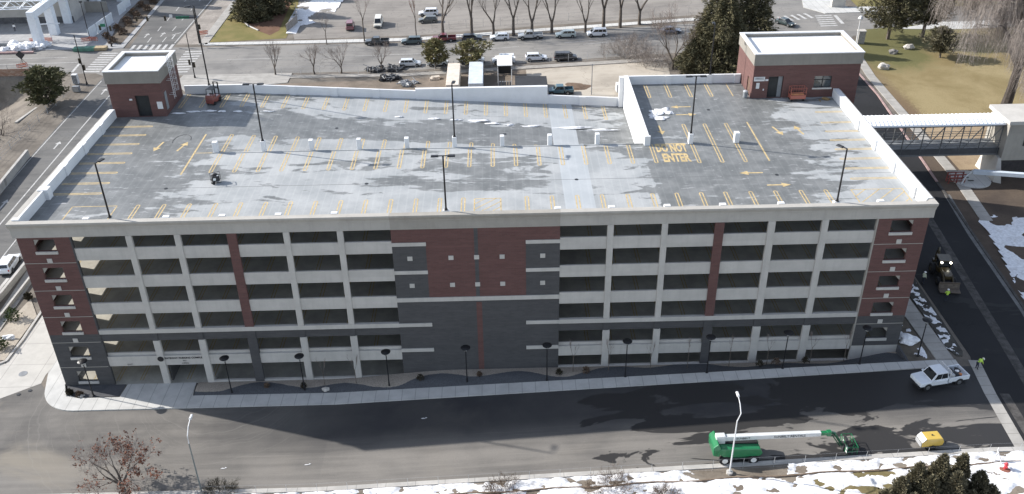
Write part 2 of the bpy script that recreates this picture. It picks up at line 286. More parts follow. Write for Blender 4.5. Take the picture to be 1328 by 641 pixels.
# ---------------------------------------------------------------- ground sheets
def sheet(name,pts,off,m,kind='structure',thick=0,label=None,cat=None):
    """polygon laid on the sloping ground; pts are world (x,y) or photo pixels already turned to world"""
    bm=bmesh.new(); vs=[bm.verts.new((p[0],p[1],0)) for p in pts]; f=bm.faces.new(vs)
    bm.normal_update()
    if f.normal.z<0: bmesh.ops.reverse_faces(bm,faces=[f])
    for X in (32,100):
        bmesh.ops.bisect_plane(bm,geom=bm.verts[:]+bm.edges[:]+bm.faces[:],plane_co=(X,0,0),plane_no=(1,0,0))
    if thick:
        ext=bmesh.ops.extrude_face_region(bm,geom=bm.faces[:])
        low=[v for v in bm.verts if v not in set(g for g in ext['geom'] if isinstance(g,bmesh.types.BMVert))]
        lowset=set(low)
        for v in bm.verts: v.co.z=hgt(v.co.x)+(off-thick if v in lowset else off)
        bmesh.ops.recalc_face_normals(bm,faces=bm.faces[:])
    else:
        for v in bm.verts: v.co.z=hgt(v.co.x)+off
    bmesh.ops.triangulate(bm,faces=[f for f in bm.faces if len(f.verts)>4])
    me=bpy.data.meshes.new(name); bm.to_mesh(me); bm.free(); me.materials.append(m); o=bpy.data.objects.new(name,me); COL.objects.link(o)
    return tag(o,label,cat,None,kind)
def PX(*pts): return [G(*p)[:2] for p in pts]
def strip(pts,w,side=1):          # widen a polyline (world) into a band polygon
    L=[];Rr=[]
    for i,p in enumerate(pts):
        a=Vector(pts[max(i-1,0)][:2]); b=Vector(pts[min(i+1,len(pts)-1)][:2]); d=(b-a).normalized(); n=Vector((-d.y,d.x)); p=Vector(p[:2])
        L.append(p+n*w/2); Rr.append(p-n*w/2)
    return [tuple(q) for q in L+Rr[::-1]]
# ================================================================ THE SETTING: ground, roads, paths
def smooth(a,b,x): t=max(0,min(1,(x-a)/(b-a))); return t*t*(3-2*t)
def dep(x,y): return -8.0*smooth(-36.5,-62,x)*(1-smooth(99.5,103,y))
def ground():
    xs=[-2500,-900,-400,-200,-120,-90]+list(range(-72,-33,3))+[-30,-15,0,32,64,97,100,115,130,160,220,400,900,2500]
    ys=[-700,-250,-100,-60,-40,-20,-3.1,0,18,38.2]+list(range(42,99,6))+[99.5,100.5,101.5,102.3,103,110,120,140,170,220,300,500,1000,2600]
    vs=[(x,y,hgt(x)+dep(x,y)+(.25*(noise.noise(Vector((x*.3,y*.3,0)))) if x<-37 and y<99 else 0)) for y in ys for x in xs]; n=len(xs); fs=[]
    for j in range(len(ys)-1):
        for i in range(n-1):
            if 0<=xs[i]<97 and 0<=ys[j]<38.2: continue
            if 32<=xs[i]<97 and ys[j]==-3.1: continue      # the garage stands in this hole
            fs.append((j*n+i,j*n+i+1,(j+1)*n+i+1,(j+1)*n+i))
    me=bpy.data.meshes.new('ground'); me.from_pydata(vs,[],fs); me.materials.append(M_DIRT); o=bpy.data.objects.new('ground',me); COL.objects.link(o); tag(o,kind='structure')
ground()
slope_pts=[(-36,99),(-36,30),(-72,30),(-72,99)]
# front street and what lines it
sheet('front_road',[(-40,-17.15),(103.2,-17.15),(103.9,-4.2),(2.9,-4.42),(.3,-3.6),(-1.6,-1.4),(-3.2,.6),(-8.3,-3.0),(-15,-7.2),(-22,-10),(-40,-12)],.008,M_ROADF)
def arc(cx,cy,r,a0,a1,n=10): return [(cx+r*math.cos(R(a0+(a1-a0)*i/n)),cy+r*math.sin(R(a0+(a1-a0)*i/n))) for i in range(n+1)]
# sidewalk in front with the curved corner at the left
sw=[(102.4,-4.35),(102.4,-3.1),(99,-3.1),(60,-2.72),(15.4,-2.4),(15.2,-.05),(7.2,-.05),(7.0,-2.35)]+[(2.2,-2.35),(.6,-1.6),(-.2,.1),(-.6,3.5),(-.9,6.5)]+[(-3.0,6.2),(-3.1,2.5)]+arc(2.6,.4,4.9,195,268,10)
sheet('sidewalk',sw,.13,M_WALK,thick=.16)
sheet('driveway',[(-.05,40),(-.05,5.9),(-1,6.3),(-2.9,6.0),(-3.3,2),(-3.2,.6),(-8.3,-3.0),(-15,-7.2),(-22,-10)]+PX((0,472),(8,472),(55,409),(72,385))+[(-6.5,40)],.02,M_APRON)
sheet('kerb_south',[(-30,-17.72),(110,-17.72),(110,-17.15),(-30,-17.15)],.12,M_CURB,thick=.14)
sheet('verge_south',[(-60,-60),(130,-60),(130,-17.75),(-60,-17.75)],.02,dirt_mat('verge_dirt',(.15,.125,.10),(.22,.19,.155),(.09,.08,.065),.25))
sheet('verge_grass',PX((1040,641),(1040,625),(1120,612),(1170,612),(1200,640),(1200,700),(1000,700)),.05,dirt_mat('verge_grass',(.135,.115,.055),(.19,.155,.08),(.085,.075,.045),.6))
# right-hand street, gutter strips, trench and sidewalk
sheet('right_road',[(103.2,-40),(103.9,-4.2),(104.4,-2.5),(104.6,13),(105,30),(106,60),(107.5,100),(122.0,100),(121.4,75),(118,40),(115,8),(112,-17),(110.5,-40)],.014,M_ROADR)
sheet('valley_gutter',strip([(103.0,-17.3),(103.7,-9),(104.5,-3.2)],1.25),.03,M_WALKY)
sheet('road_trench',strip([(104.6,-17),(105.2,-9)],1.0)[:],.024,M_TRENCH)
sheet('utility_trench',strip([(107.6,-16),(109.2,-2),(110.5,10.4),(112.2,26),(114.5,52)],1.1),.024,M_TRENCH)
sheet('road_strip',strip([(112.6,-8),(114.8,6),(116.4,24),(118,36)],.9),.024,mat('patch_grey',(.17,.17,.165),.9,.3,.8,fine=4))
sheet('right_kerb',strip([(111.9,-20),(115.2,8),(118.2,40)],.35),.13,M_TRENCH,thick=.14)  # stretch in the garage shade, the shade is put into its darker grey
sheet('right_kerb',strip([(118.2,40.01),(121.6,75),(122.1,100)],.35),.13,M_PINK,thick=.14)
sheet('right_sidewalk',strip([(120.3,28),(121.8,40.5),(122.9,66),(123.6,84),(125.4,100)],1.7),.10,M_WALKY,thick=.12)
sheet('construction_ground',[(112.2,-40),(115.4,8),(118.4,40),(120.5,60),(122,64),(180,64),(180,-40)],.006,M_DDIRT)
sheet('bare_ground',[(123.4,44),(124,66),(170,66),(170,44)],.012,dirt_mat('tan_dirt',(.25,.185,.12),(.33,.255,.17),(.17,.125,.085),.2))
sheet('lawn',[(123.9,64),(124.4,84),(126.4,103),(131,112),(150,116),(200,118),(200,60),(150,60)],.02,M_LAWN)
sheet('right_side_path',[(100.3,-3.15),(102.3,-3.15),(102.0,6),(101.8,13),(101.6,33),(99.9,33),(99.9,7)],.13,M_WALKY,thick=.15)
# streets behind
sheet('back_street',[(-130,103.6),(-34,103.6),(-31.5,101.5),(-14,101.3),(60,101.2),(100,101.4),(107.5,99),(122.2,99),(128,108),(138,112),(200,116),(200,130),(128,124.5),(118,121),(100,119.6),(-15,118.9),(-22,119.2),(-32,119.2),(-130,116.5)],.016,M_ROADB)
sheet('left_road',[(-16.9,26),(-16.2,60),(-15.5,101.4),(-31.6,101.6),(-31.2,77),(-30.6,61),(-29.2,46),(-28.8,20),(-28.0,-30),(-14,-30)],.010,M_ROADL)
sheet('upper_left_road',[(-22.2,119),(-22.7,170),(-23.5,260),(-40,260),(-37,180),(-34.3,140),(-32.2,119)],.010,M_ROADL)
sheet('side_road',[(111.5,120.5),(128,124),(134,150),(136,220),(112,220),(109,150)],.012,M_ROADB)
sheet('far_sidewalk',[(-15.5,119.9),(20,119.9),(60,120.9),(100,121.3),(100,123.3),(60,122.8),(20,122.0),(-15.5,121.6)],.12,M_WALK,thick=.12)
sheet('upper_sidewalk',strip([(-15.9,120.5),(-16.2,150),(-17,240)],2.0),.12,M_WALKY,thick=.12)
sheet('dug_shoulder',[(-17,121),(-17.6,180),(-22.2,180),(-22,121)],.012,mat('dug_earth',(.29,.26,.23),.95,.25,.3,fine=2))
sheet('corner_pavement',[(-14.8,101.2),(-15.3,97),(-12,92),(8,95.6),(8,101.1)],.10,MATS['sidewalk_y'],thick=.12)
sheet('near_sidewalk',[(8,98.2),(60,97.6),(86,97.2),(86,99.0),(60,99.4),(8,99.8)],.10,mat('worn_path',(.33,.31,.28),.9,.25,.5,fine=4),thick=.10)
sheet('yard',[(.5,38.4),(-9,92),(8,95.4),(60,97.4),(66,97.4),(66,38.4)],.006,dirt_mat('yard_soil',(.15,.125,.10),(.22,.18,.145),(.10,.085,.07),.25))
sheet('yard_slab',[(57.5,70),(57.0,97.2),(86,97),(84,70)],.02,asphalt('yard_concrete',(.36,.32,.265),.0,(.42,.38,.32)))
sheet('parking_lot',[(4.5,123.0),(15,123.4),(60,125.0),(100,125.5),(106,128),(108,230),(20,230)]+PX((392,-30),(386,10),(378,34)),.010,M_LOT)
sheet('park_lawn',[(-14.8,122)]+PX((371,50),(378,34),(386,10),(392,-30))+[(-15.8,200)],.03,M_LAWN2)
sheet('bark_bed',PX((308,18),(313,28),(326,37),(350,46),(362,40),(374,12),(385,-10),(312,-10)),.05,M_BARK)
sheet('far_lawn',[(136,126),(160,128),(240,132),(240,220),(140,220)],.02,M_LAWN2)
sheet('far_pavement',PX((1040,0),(1042,10),(1070,18),(1128,16),(1160,14),(1160,8),(1100,10),(1065,-5)),.12,M_WALK,thick=.12)
sheet('island',[(139,112.2),(150,116.2),(200,118.2),(200,114),(150,111)],.10,M_WALK,thick=.1)
# plaza at the upper left
sheet('plaza',[(-130,117.6),(-33.5,119.2),(-34.6,140),(-36,170),(-130,190)],.10,M_PLAZA,thick=.12)
sheet('shrub_bed',[(-34.9,121.5),(-35.6,143),(-37.5,175),(-42,175),(-41.5,141),(-38.2,124)],.13,dirt_mat('bed_soil',(.10,.085,.07),(.17,.14,.11),(.07,.06,.05),.4))
# planting beds along the front: bank of tan and dark gravel, a real slope
def bed_mat():
    t=NT('bank_gravel'); p=t.pos(); x=t.xyz(p); n=t.noise(p,.5,4,.6)
    s1=t.math('SINE',t.math('MULTIPLY',x[0],.62)); s2=t.math('SINE',t.math('ADD',t.math('MULTIPLY',x[0],.27),1.3))
    yb=t.math('ADD',t.math('MULTIPLY',s1,.55),t.math('ADD',t.math('MULTIPLY',s2,.45),t.math('MULTIPLY',n,.5)))
    yb=t.math('ADD',yb,t.sm(x[0],55,66,0,.75)); m=t.math('LESS_THAN',t.math('ADD',x[1],1.55),yb)
    f=t.noise(p,7,4,.7); tan=t.mix(t.sm(f,.35,.7),(.36,.32,.27),(.25,.215,.18)); dk=t.mix(t.sm(f,.35,.7),(.105,.11,.118),(.07,.072,.078))
    t.color(t.mix(m,tan,dk)); t.rough(.95); t.b.inputs['Specular IOR Level'].default_value=.1; t.bump(f,.6,.05); return t.m
M_BED=bed_mat()
def wallz(x): return 1.1*smooth(90.5,97,x)+.12+ (.95*smooth(30,46,x) if x<60 else .95)
def bank(name,x0,x1,m,step=.8):
    nx=int((x1-x0)/step)+1; ny=6; vs=[]; fs=[]
    for i in range(nx+1):
        x=x0+(x1-x0)*i/nx; yf=-2.38-(x-15)*.0083 if x>15 else -2.36
        for j in range(ny+1):
            t=j/ny; y=yf+(-.02-yf)*t; a=hgt(x)+.12; z=a+(wallz(x)-a)*t+(.16 if x<55 else .16-.30*smooth(55,85,x))*math.sin(PI*t)*(1+.6*noise.noise(Vector((x*.35,y,2))))
            vs.append((x,y,z))
    for i in range(nx):
        for j in range(ny): a=i*(ny+1)+j; fs.append((a,a+ny+1,a+ny+2,a+1))
    me=bpy.data.meshes.new(name); me.from_pydata(vs,[],fs); me.materials.append(m); me.polygons.foreach_set('use_smooth',[True]*len(fs)); o=bpy.data.objects.new(name,me); COL.objects.link(o); tag(o,kind='structure')
bank('planting_bed',15.5,97.0,M_BED)
_w=MB(); _w.prism([(96.97,-3.12),(97.2,-3.12),(97.2,-.02),(96.97,-.02)],-.6,hgt(97)+.13); tag(_w.build('bed_kerb',M_MULCH),kind='structure')

sheet('corner_bed',[(7.0,-.05),(6.9,-2.2),(2.3,-2.2),(.8,-1.45),(.05,.1),(-.3,3.4),(-.05,4),(-.05,-.05)],.10,M_MULCH)
sheet('right_corner_bed',[(97.05,-.1),(97.05,-3.0),(99.9,-3.1),(99.7,8),(99.7,31),(97.05,31)],.08,dirt_mat('bed_earth',(.09,.08,.065),(.14,.12,.095),(.06,.055,.045),.6))
sheet('side_bed',[(102.4,-1.2),(102.9,-2.4),(103.5,-2.5),(103.9,-1.6),(104.3,13),(104.6,28),(102.0,28),(102.1,13)],.12,dirt_mat('dark_bed',(.05,.047,.043),(.085,.08,.07),(.035,.033,.03),.8),thick=.14)
sheet('left_planter',PX((0,468),(6,468),(48,410),(40,388),(0,432)),.10,M_GRAV,thick=.12)
sheet('left_planter_edge',strip(PX((-12,477),(8,469),(30,441),(52,408),(70,382)),.35),.16,M_CURB,thick=.18)
sheet('left_sidewalk',PX((-20,452),(0,430),(42,366),(52,350),(36,350),(0,405),(-20,430)),.08,M_WALKY,thick=.1)
# painted marks on the streets
def marks(name,polys,m,off=.022):
    mb=MB()
    for p in polys: mb.add([(x,y,hgt(x)+off) for x,y in p],[list(range(len(p)))])
    # all face up
    o=mb.build(name,m); me=o.data
    bm=bmesh.new(); bm.from_mesh(me)
    for f in bm.faces:
        f.normal_update()
        if f.normal.z<0: f.normal_flip()
    bm.to_mesh(me); bm.free(); return tag(o,kind='structure')
def rectline(a,b,w): 
    a=Vector(a);b=Vector(b); d=(b-a).normalized(); n=Vector((-d.y,d.x))*w/2; return [tuple(a+n),tuple(b+n),tuple(b-n),tuple(a-n)]
def arrow2(c,ang,L=2.6,w=.22,hw=.9,hl=.9):
    ca,sa=math.cos(ang),math.sin(ang); loc=[(-L/2,-w/2),(L/2-hl,-w/2),(L/2-hl,-hw/2),(L/2,0),(L/2-hl,hw/2),(L/2-hl,w/2),(-L/2,w/2)]
    return [(c[0]+x*ca-y*sa,c[1]+x*sa+y*ca) for x,y in loc]
wl=[rectline((-24.6,20),(-25.3,40),.22),rectline((-25.3,40),(-26.4,77),.22),rectline((-26.4,77),(-26.8,100),.22),rectline((-29.6,46),(-30.3,61),.18),rectline((-30.3,61),(-30.75,77),.18),rectline((-30.75,77),(-31.2,99),.18),rectline((-20.4,22),(-21.0,44),.16),rectline((-16.9,15),(-16.9,40),.16)]
for c in ((-27.9,67.5),(-28.6,93),(-27.6,45.5)): wl.append(arrow2(c,R(92),3.2,.28,1.1,1.1)); 
for i in range(9): wl.append(rectline((-37.2,104.8+i*1.42),(-33.6,104.6+i*1.42),.62))      # west crosswalk
for i in range(9): wl.append(rectline((-18.6,103.2+i*1.6),(-14.6,103.4+i*1.6),.62))        # east crosswalk
for i in range(7): wl.append(rectline((-31.4+i*1.45,117.9),(-31.5+i*1.45,121.3),.66))      # north crosswalk
wl+= [rectline((-39.4,104.6),(-39.8,110),.5),rectline((-60,110.2),(-40.5,110.5),.18),rectline((-110,110),(-60,110.2),.18),rectline((-60,107.0),(-44,107.2),.14),rectline((-110,113.6),(-44,113.9),.14)]
for k in range(6): wl.append(rectline((-29.2-.12*k,123+k*8),(-29.4-.12*k,126.5+k*8),.2)); wl.append(rectline((-25.8-.03*k,123+k*8),(-25.9-.03*k,126.5+k*8),.2))
wl+= [rectline((-22.7,122),(-23.1,180),.24),arrow2((-31.0,128),R(88),3,.28,1.2,1),arrow2((-27.4,128.5),R(88),3,.28,1.2,1),rectline((-24.2,125),(-24.4,129),.3),rectline((-25,127.8),(-23.4,129.6),.3)]
wl+= [rectline((20,110.9),(37,111.0),.14),rectline((44,111.3),(56,111.8),.14),rectline((66,112.2),(84,113.2),.16),rectline((-8,110.4),(4,110.6),.14),rectline((70,110.4),(82,111.3),.14)]
for i in range(6): a=G(1000+i*8.6,23-i*1.1); wl.append(rectline((a.x,a.y),(a.x+.9,a.y-3.6),.7))
for i in range(6): a=G(1057+i*1.4,21+i*2.6); wl.append(rectline((a.x,a.y),(a.x+3.9,a.y+.3),.55))
a=G(1083,20); b=G(1093,31); wl.append(rectline(a[:2],b[:2],.8))
marks('road_markings',wl,M_WLINE)
# ------------------------------------------------- snow: real relief that sinks under the ground where it has melted
def snowfield(name,poly,thr,seed,cell=.35,amp=.32,sx=.35,sy=.6,label=None):
    bm0=[Vector((p[0],p[1])) for p in poly]; x0=min(p.x for p in bm0);x1=max(p.x for p in bm0);y0=min(p.y for p in bm0);y1=max(p.y for p in bm0)
    def inside(x,y):
        c=False;j=len(bm0)-1
        for i in range(len(bm0)):
            a,b=bm0[i],bm0[j]
            if (a.y>y)!=(b.y>y) and x<(b.x-a.x)*(y-a.y)/(b.y-a.y)+a.x: c=not c
            j=i
        return c
    idx={};vs=[];fs=[]; nx=int((x1-x0)/cell)+1; ny=int((y1-y0)/cell)+1
    def z(x,y):
        n=noise.fractal(Vector((x*sx+seed*9,y*sy,seed)),1,2.2,5)*.5+.5
        return hgt(x)+.03+max(-.12,min(.14,(n-thr)*amp))+.02*noise.noise(Vector((x*2.5,y*2.5,seed)))
    for j in range(ny):
        for i in range(nx):
            cx,cy=x0+(i+.5)*cell,y0+(j+.5)*cell
            if not inside(cx,cy): continue
            q=[]
            for a,b in ((i,j),(i+1,j),(i+1,j+1),(i,j+1)):
                if (a,b) not in idx: idx[(a,b)]=len(vs); x,y=x0+a*cell,y0+b*cell; vs.append((x,y,z(x,y)))
                q.append(idx[(a,b)])
            if max(vs[k][2]-hgt(vs[k][0]) for k in q)>0.0: fs.append(q)
    me=bpy.data.meshes.new(name); me.from_pydata(vs,[],fs); me.materials.append(M_SNOW); me.polygons.foreach_set('use_smooth',[True]*len(fs)); o=bpy.data.objects.new(name,me); COL.objects.link(o)
    return tag(o,kind='stuff',label=label,cat='snow')
snowfield('snow',[(79.5,-17.75),(112,-17.75),(112,-19.2),(79,-19.2)],.36,12,.16,.55,.7,1.1,label='patchy strip of snow along the far kerb right of the boom lift')
snowfield('snow',[(21,-17.75),(69.5,-17.75),(70.5,-19.2),(18,-19.4)],.37,1,.16,.55,.7,1.1,label='broken strip of snow along the far kerb left of the boom lift')
snowfield('snow',[(26,-19.4),(112,-19.2),(112,-27),(26,-27)],.36,2,.16,.5,.55,.9,label='trampled snow on the ground in front of the low rail')
snowfield('snow',PX((1262,282),(1280,300),(1300,335),(1328,390),(1345,390),(1345,285),(1290,280)),.44,3,.35,.5,.3,.22,label='snow patches on dark dirt right of the side street')
snowfield('snow',[(102.3,-1.0),(103.2,-2.2),(103.6,-1),(104.1,13),(104.2,26),(102.3,26),(102.3,13)],.43,4,.14,.75,1.1,1.1,label='patchy snow on the narrow bed beside the side street') 
snowfield('snow',[(97.2,-1),(99.6,-2.9),(99.5,8),(99.5,20),(97.2,20)],.5,5,.2,.6,.6,.6,label='thin snow in the corner bed at the right end of the garage')
snowfield('snow',PX((372,44),(375,26),(386,8),(402,-2),(446,0),(434,16),(412,16),(398,24),(410,30),(390,34),(384,44)),.36,6,.4,.5,.2,.3,label='long snow drift along the lawn edge of the parking lot')
# ================================================================ THE PARKING GARAGE
W=97.0; D=38.2; ZD=20.9; FH=3.55
LV=[ZD-FH*k for k in range(1,6)]           # suspended floors
GAR=thing('parking_garage','long six level brick and precast concrete parking garage with cars-free roof deck','parking garage')
GAR['label']='long brick and precast concrete parking garage with an empty marked roof deck'
def wall_holes(mb,u0,u1,z0,z1,holes,t0,t1,axis='x',m=0):
    """wall in the u-z plane between depth t0 (outside) and t1, with real openings"""
    us=sorted({u0,u1}|{h[0] for h in holes}|{h[1] for h in holes}); zs=sorted({z0,z1}|{h[2] for h in holes}|{h[3] for h in holes})
    us=[u for u in us if u0<=u<=u1]; zs=[z for z in zs if z0<=z<=z1]
    solid=lambda i,j: 0<=i<len(us)-1 and 0<=j<len(zs)-1 and not any(h[0]<=us[i]+1e-6 and us[i+1]<=h[1]+1e-6 and h[2]<=zs[j]+1e-6 and zs[j+1]<=h[3]+1e-6 for h in holes)
    P=(lambda u,t,z:(u,t,z)) if axis=='x' else (lambda u,t,z:(t,u,z))
    for i in range(len(us)-1):
        for j in range(len(zs)-1):
            if not solid(i,j): continue
            a,b,c,d=us[i],us[i+1],zs[j],zs[j+1]
            mb.add([P(a,t0,c),P(b,t0,c),P(b,t0,d),P(a,t0,d)],[(0,1,2,3)],m); mb.add([P(a,t1,c),P(b,t1,c),P(b,t1,d),P(a,t1,d)],[(3,2,1,0)],m)
            if not solid(i-1,j): mb.add([P(a,t0,c),P(a,t0,d),P(a,t1,d),P(a,t1,c)],[(0,1,2,3)],m)
            if not solid(i+1,j): mb.add([P(b,t0,c),P(b,t1,c),P(b,t1,d),P(b,t0,d)],[(0,1,2,3)],m)
            if not solid(i,j-1): mb.add([P(a,t0,c),P(a,t1,c),P(b,t1,c),P(b,t0,c)],[(0,1,2,3)],m)
            if not solid(i,j+1): mb.add([P(a,t0,d),P(b,t0,d),P(b,t1,d),P(a,t1,d)],[(0,1,2,3)],m)
XR0,XR1=10.0,69.0
def rampz(x): return -3.26*max(0,min(1,(x-XR0-6)/(XR1-XR0-6)))
def slab(mb,z,th,top=True):
    def quad(x0,x1,y0,y1,za,zb):
        mb.add([(x0,y0,za-th),(x1,y0,zb-th),(x1,y1,zb-th),(x0,y1,za-th),(x0,y0,za),(x1,y0,zb),(x1,y1,zb),(x0,y1,za)],[(3,2,1,0),(4,5,6,7),(0,1,5,4),(1,2,6,5),(2,3,7,6),(3,0,4,7)])
    quad(.31,W-.31,.31,18.4,z,z); quad(.31,16,18.403,D-.31,z,z); quad(16,XR1,18.403,D-.31,z,z-3.26); quad(XR1+.003,W-.31,18.403,D-.31,z,z)
mb=MB(); slab(mb,ZD,.3); mb.build('roof_deck',M_DECK,GAR)
for z in LV: mb=MB(); slab(mb,z,.32); mb.build('floor_slab',M_SLAB,GAR)
mb=MB(); mb.box(.31,W-.31,.31,D-.31,-.6,-.38); mb.box(.4,17.3,.02,6,-.379,.03); mb.build('ground_slab',M_SLAB,GAR)
# --- front facade
PL=[(11.47,12.1),(16.6,17.24),(28.12,28.76),(33.82,34.46)]; PLB=(22.15,23.15)
PR=[(62.6,63.26),(68.42,69.06),(79.8,80.55),(85.55,86.25)]; PRB=(74.1,75.08)
EL=5.56; BL0,BL1=39.5,57.55; ER=91.58
for (e0,e1,rows) in ((0,EL,6),(ER,W,5)):
    w0,w1=(1.68,3.88) if e0==0 else (93.05,95.4)
    holes=[(w0,w1,18.45-FH*k,19.92-FH*k) for k in range(rows)]; zb=-.3 if e0==0 else 3.2
    up=MB(); lo=MB(); t=7.40
    wall_holes(up,e0,e1,t,20.17,[h for h in holes if h[2]>=7.4],-.02,.28,'x')
    wall_holes(lo,e0,e1,zb,t,[h for h in holes if h[2]<7.4],-.02,.28,'x')
    # return along the side street
    xo=(0.0,.29) if e0==0 else (W,W-.29)
    hs=[(1.7,3.9,h[2],h[3]) for h in holes]
    wall_holes(up,.281,5.2,t,20.17,[h for h in hs if h[2]>=7.4],xo[0],xo[1],'y'); wall_holes(lo,.281,5.2,zb,t,[h for h in hs if h[2]<7.4],xo[0],xo[1],'y')
    for q in (up,lo):
        pass
    a=up.build('brick_panel',M_RED,GAR); b=lo.build('brick_panel',M_GRY,GAR); tag(a,'red brick upper corner panel'); tag(b,'charcoal brick lower corner panel')
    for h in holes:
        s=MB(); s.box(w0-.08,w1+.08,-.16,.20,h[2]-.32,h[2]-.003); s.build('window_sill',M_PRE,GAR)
        s=MB(); zt=h[3]-.003; s.exty([(w0+.003,zt),(w0+.003,zt-.75),(w0+.6,zt)] if e0==0 else [(w1-.003,zt),(w1-.6,zt),(w1-.003,zt-.62)],.06,.22); s.build('light_wedge',M_PRE2,GAR)  # added wedge, stands in for the pale light triangle in the opening's corner
        s=MB(); zc=h[2]-1.17; s.box((e0+e1)/2-.27,(e0+e1)/2+.27,-.08,-.0,zc-.26,zc+.26)
        if zc>zb+.5: s.build('stone_square',M_PRE,GAR)
    for k in range(rows): 
        zj=16.96-FH*k
        if zj>zb+.3: s=MB(); s.box(e0+.02,e1-.02,-.045,-.0,zj-.035,zj+.035); s.build('stone_course',M_PRE2,GAR)
    s=MB(); xx=(EL+.003,EL+.16) if e0==0 else (ER-.16,ER-.003); s.box(xx[0],xx[1],-.06,.30,zb,20.165); s.build('edge_strip',M_PRE2 if e0 else M_GRY,GAR)
s=MB(); s.box(ER,W-.0,-.015,.285,-.5,3.197); s.box(W-.285,W+.005,.287,5.2,-.5,3.197); s.build('base_wall',M_PRE,GAR)
def bays(side): 
    if side==0: e=[EL+.16]+[v for p in sorted(PL+[PLB]) for v in p]+[BL0]
    else: e=[BL1]+[v for p in sorted(PR+[PRB]) for v in p]+[ER-.16]
    return [(e[i],e[i+1]) for i in range(0,len(e),2)]
for side in (0,1):
    x0,x1=(EL+.162,BL0-.003) if side==0 else (BL1+.003,ER-.162)
    for k in range(3):
        s=MB(); s.box(x0,x1,.02,.24,17.18-FH*k-.0,18.68-FH*k)
        s.build('spandrel',M_PRE,GAR)
    s=MB(); s.box(x0,x1,-.13 if side==0 else -.13,.24,7.42,7.98); s.build('string_course',M_PRE,GAR)
    s=MB(); s.box(x0,x1,.02,.24,6.34,7.417); s.build('spandrel',M_GRY,GAR)
    s=MB(); s.box(x0,x1,.02,.30,2.75,4.10); s.add([(x0,.30,4.10),(x1,.30,4.10),(x1,.30,4.45),(x0,.30,4.45),(x0,.5,4.45),(x1,.5,4.45),(x1,.5,3.2),(x0,.5,3.2)],[(0,1,2,3),(3,2,5,4),(4,5,6,7)]); s.build('spandrel',M_PRE,GAR)
    s=MB()
    if side==0: s.box(17.25,x1,-.05,.26,-.4,.34)
    else: s.box(x0,x1,-.05,.26,-.4,1.22)
    s.build('base_wall',M_PRE,GAR)
    for i,p in enumerate(sorted((PL,PR)[side]+[(PLB,PRB)[side]])):
        br=p in (PLB,PRB); zb=-.3 if side==0 else 1.225
        s=MB(); s.box(p[0],p[1],-.10,.26,7.985,20.165); s.build('pilaster',M_RED if br else M_PRE,GAR)
        s=MB(); s.box(p[0]+(0 if br else .02),p[1]-(0 if br else .02),-.09,.26,6.34,7.415); s.build('pilaster',M_GRY,GAR)
        s=MB(); s.box(p[0]-(0 if br else .02),p[1]+(.03 if br else .1),-.12,.27,zb if not(br and side==0) else -.3,6.337); s.build('pilaster',M_GRY if br else M_PRE,GAR)
# --- blank centre block
def pan(n,x0,x1,z0,z1,m,y=-.02): s=MB(); s.box(x0,x1,y,.28,z0,z1); return s.build(n,m,GAR)
T=[(11.38,14.50),(14.94,18.08),(18.52,20.167)]
tag(pan('brick_panel',43.13,48.33,11.38,20.167,M_RED),'red brick centre panel'); tag(pan('brick_panel',48.75,53.87,11.38,20.167,M_RED),'red brick centre panel')
pan('brick_stripe',48.333,48.747,11.38,20.167,M_GRY,-.015)
for a,b in ((BL0,43.127),(53.873,BL1)):
    pan('brick_panel',a,b,11.38,14.5,M_GRY,-.015); pan('brick_panel',a,b,14.94,18.08,M_GRY,-.015); pan('brick_panel',a,b,18.523,20.167,M_RED)
    pan('stone_band',a-.003,b+.04,14.503,14.937,M_PRE,-.1); pan('stone_band',a-.003,b+.04,18.083,18.52,M_PRE,-.1)
pan('stone_band',BL0-.003,BL1+.003,10.85,11.377,M_PRE,-.12)
lo=MB(); wall_holes(lo,BL0,48.3,-.5,10.847,[],-.02,.28); wall_holes(lo,48.93,BL1,-.5,10.847,[],-.02,.28); lo.build('brick_panel',M_GRY,GAR)
pan('brick_stripe',48.303,48.927,-.5,10.6,M_RED,-.015); pan('brick_stripe',48.303,48.927,10.603,10.847,M_GRY,-.015)
for z in (7.45,3.9): 
    for a,b in ((BL0,43.22),(53.85,BL1)): s=MB(); s.box(a,b,-.13,-.018,z,z+.45); s.build('stone_band',M_PRE,GAR)
for z in (16.51,12.99):
    for x in (41.33,45.77,48.54,51.3,55.7): s=MB(); s.box(x-.27,x+.27,-.08,-.0,z-.26,z+.26); s.build('stone_square',M_PRE,GAR)
# --- cornice, one profile, mitred at the corners by overlap of returns
def cornice(x0,x1,m,n='cornice',e=0):
    s=MB(); s.extx([(.28,20.17),(-.06-e,20.17),(-.06-e,21.15),(-.16-e,21.22),(-.18-e,21.42),(-.42-e,21.84),(-.42-e,22.04),(.30,22.04),(.30,20.9)],x0,x1); return s.build(n,m,GAR)
cornice(-.42,BL0,M_COR); cornice(BL0+.003,BL1-.003,M_PRE2,e=.02); cornice(BL1,W+.42,M_COR)
for sx,xa in ((-1,0),(1,W)):           # side cornice and white parapet
    prof=[(xa-sx*.28,20.17),(xa+sx*.06,20.17),(xa+sx*.06,21.15),(xa+sx*.16,21.22),(xa+sx*.18,21.42),(xa+sx*.418,21.84),(xa+sx*.418,22.035),(xa-sx*.30,22.035),(xa-sx*.30,20.9)]
    if sx>0: prof=prof[::-1]
    s=MB(); s.exty(prof,.302,30.0 if sx<0 else 31.7); s.build('cornice',M_COR,GAR)
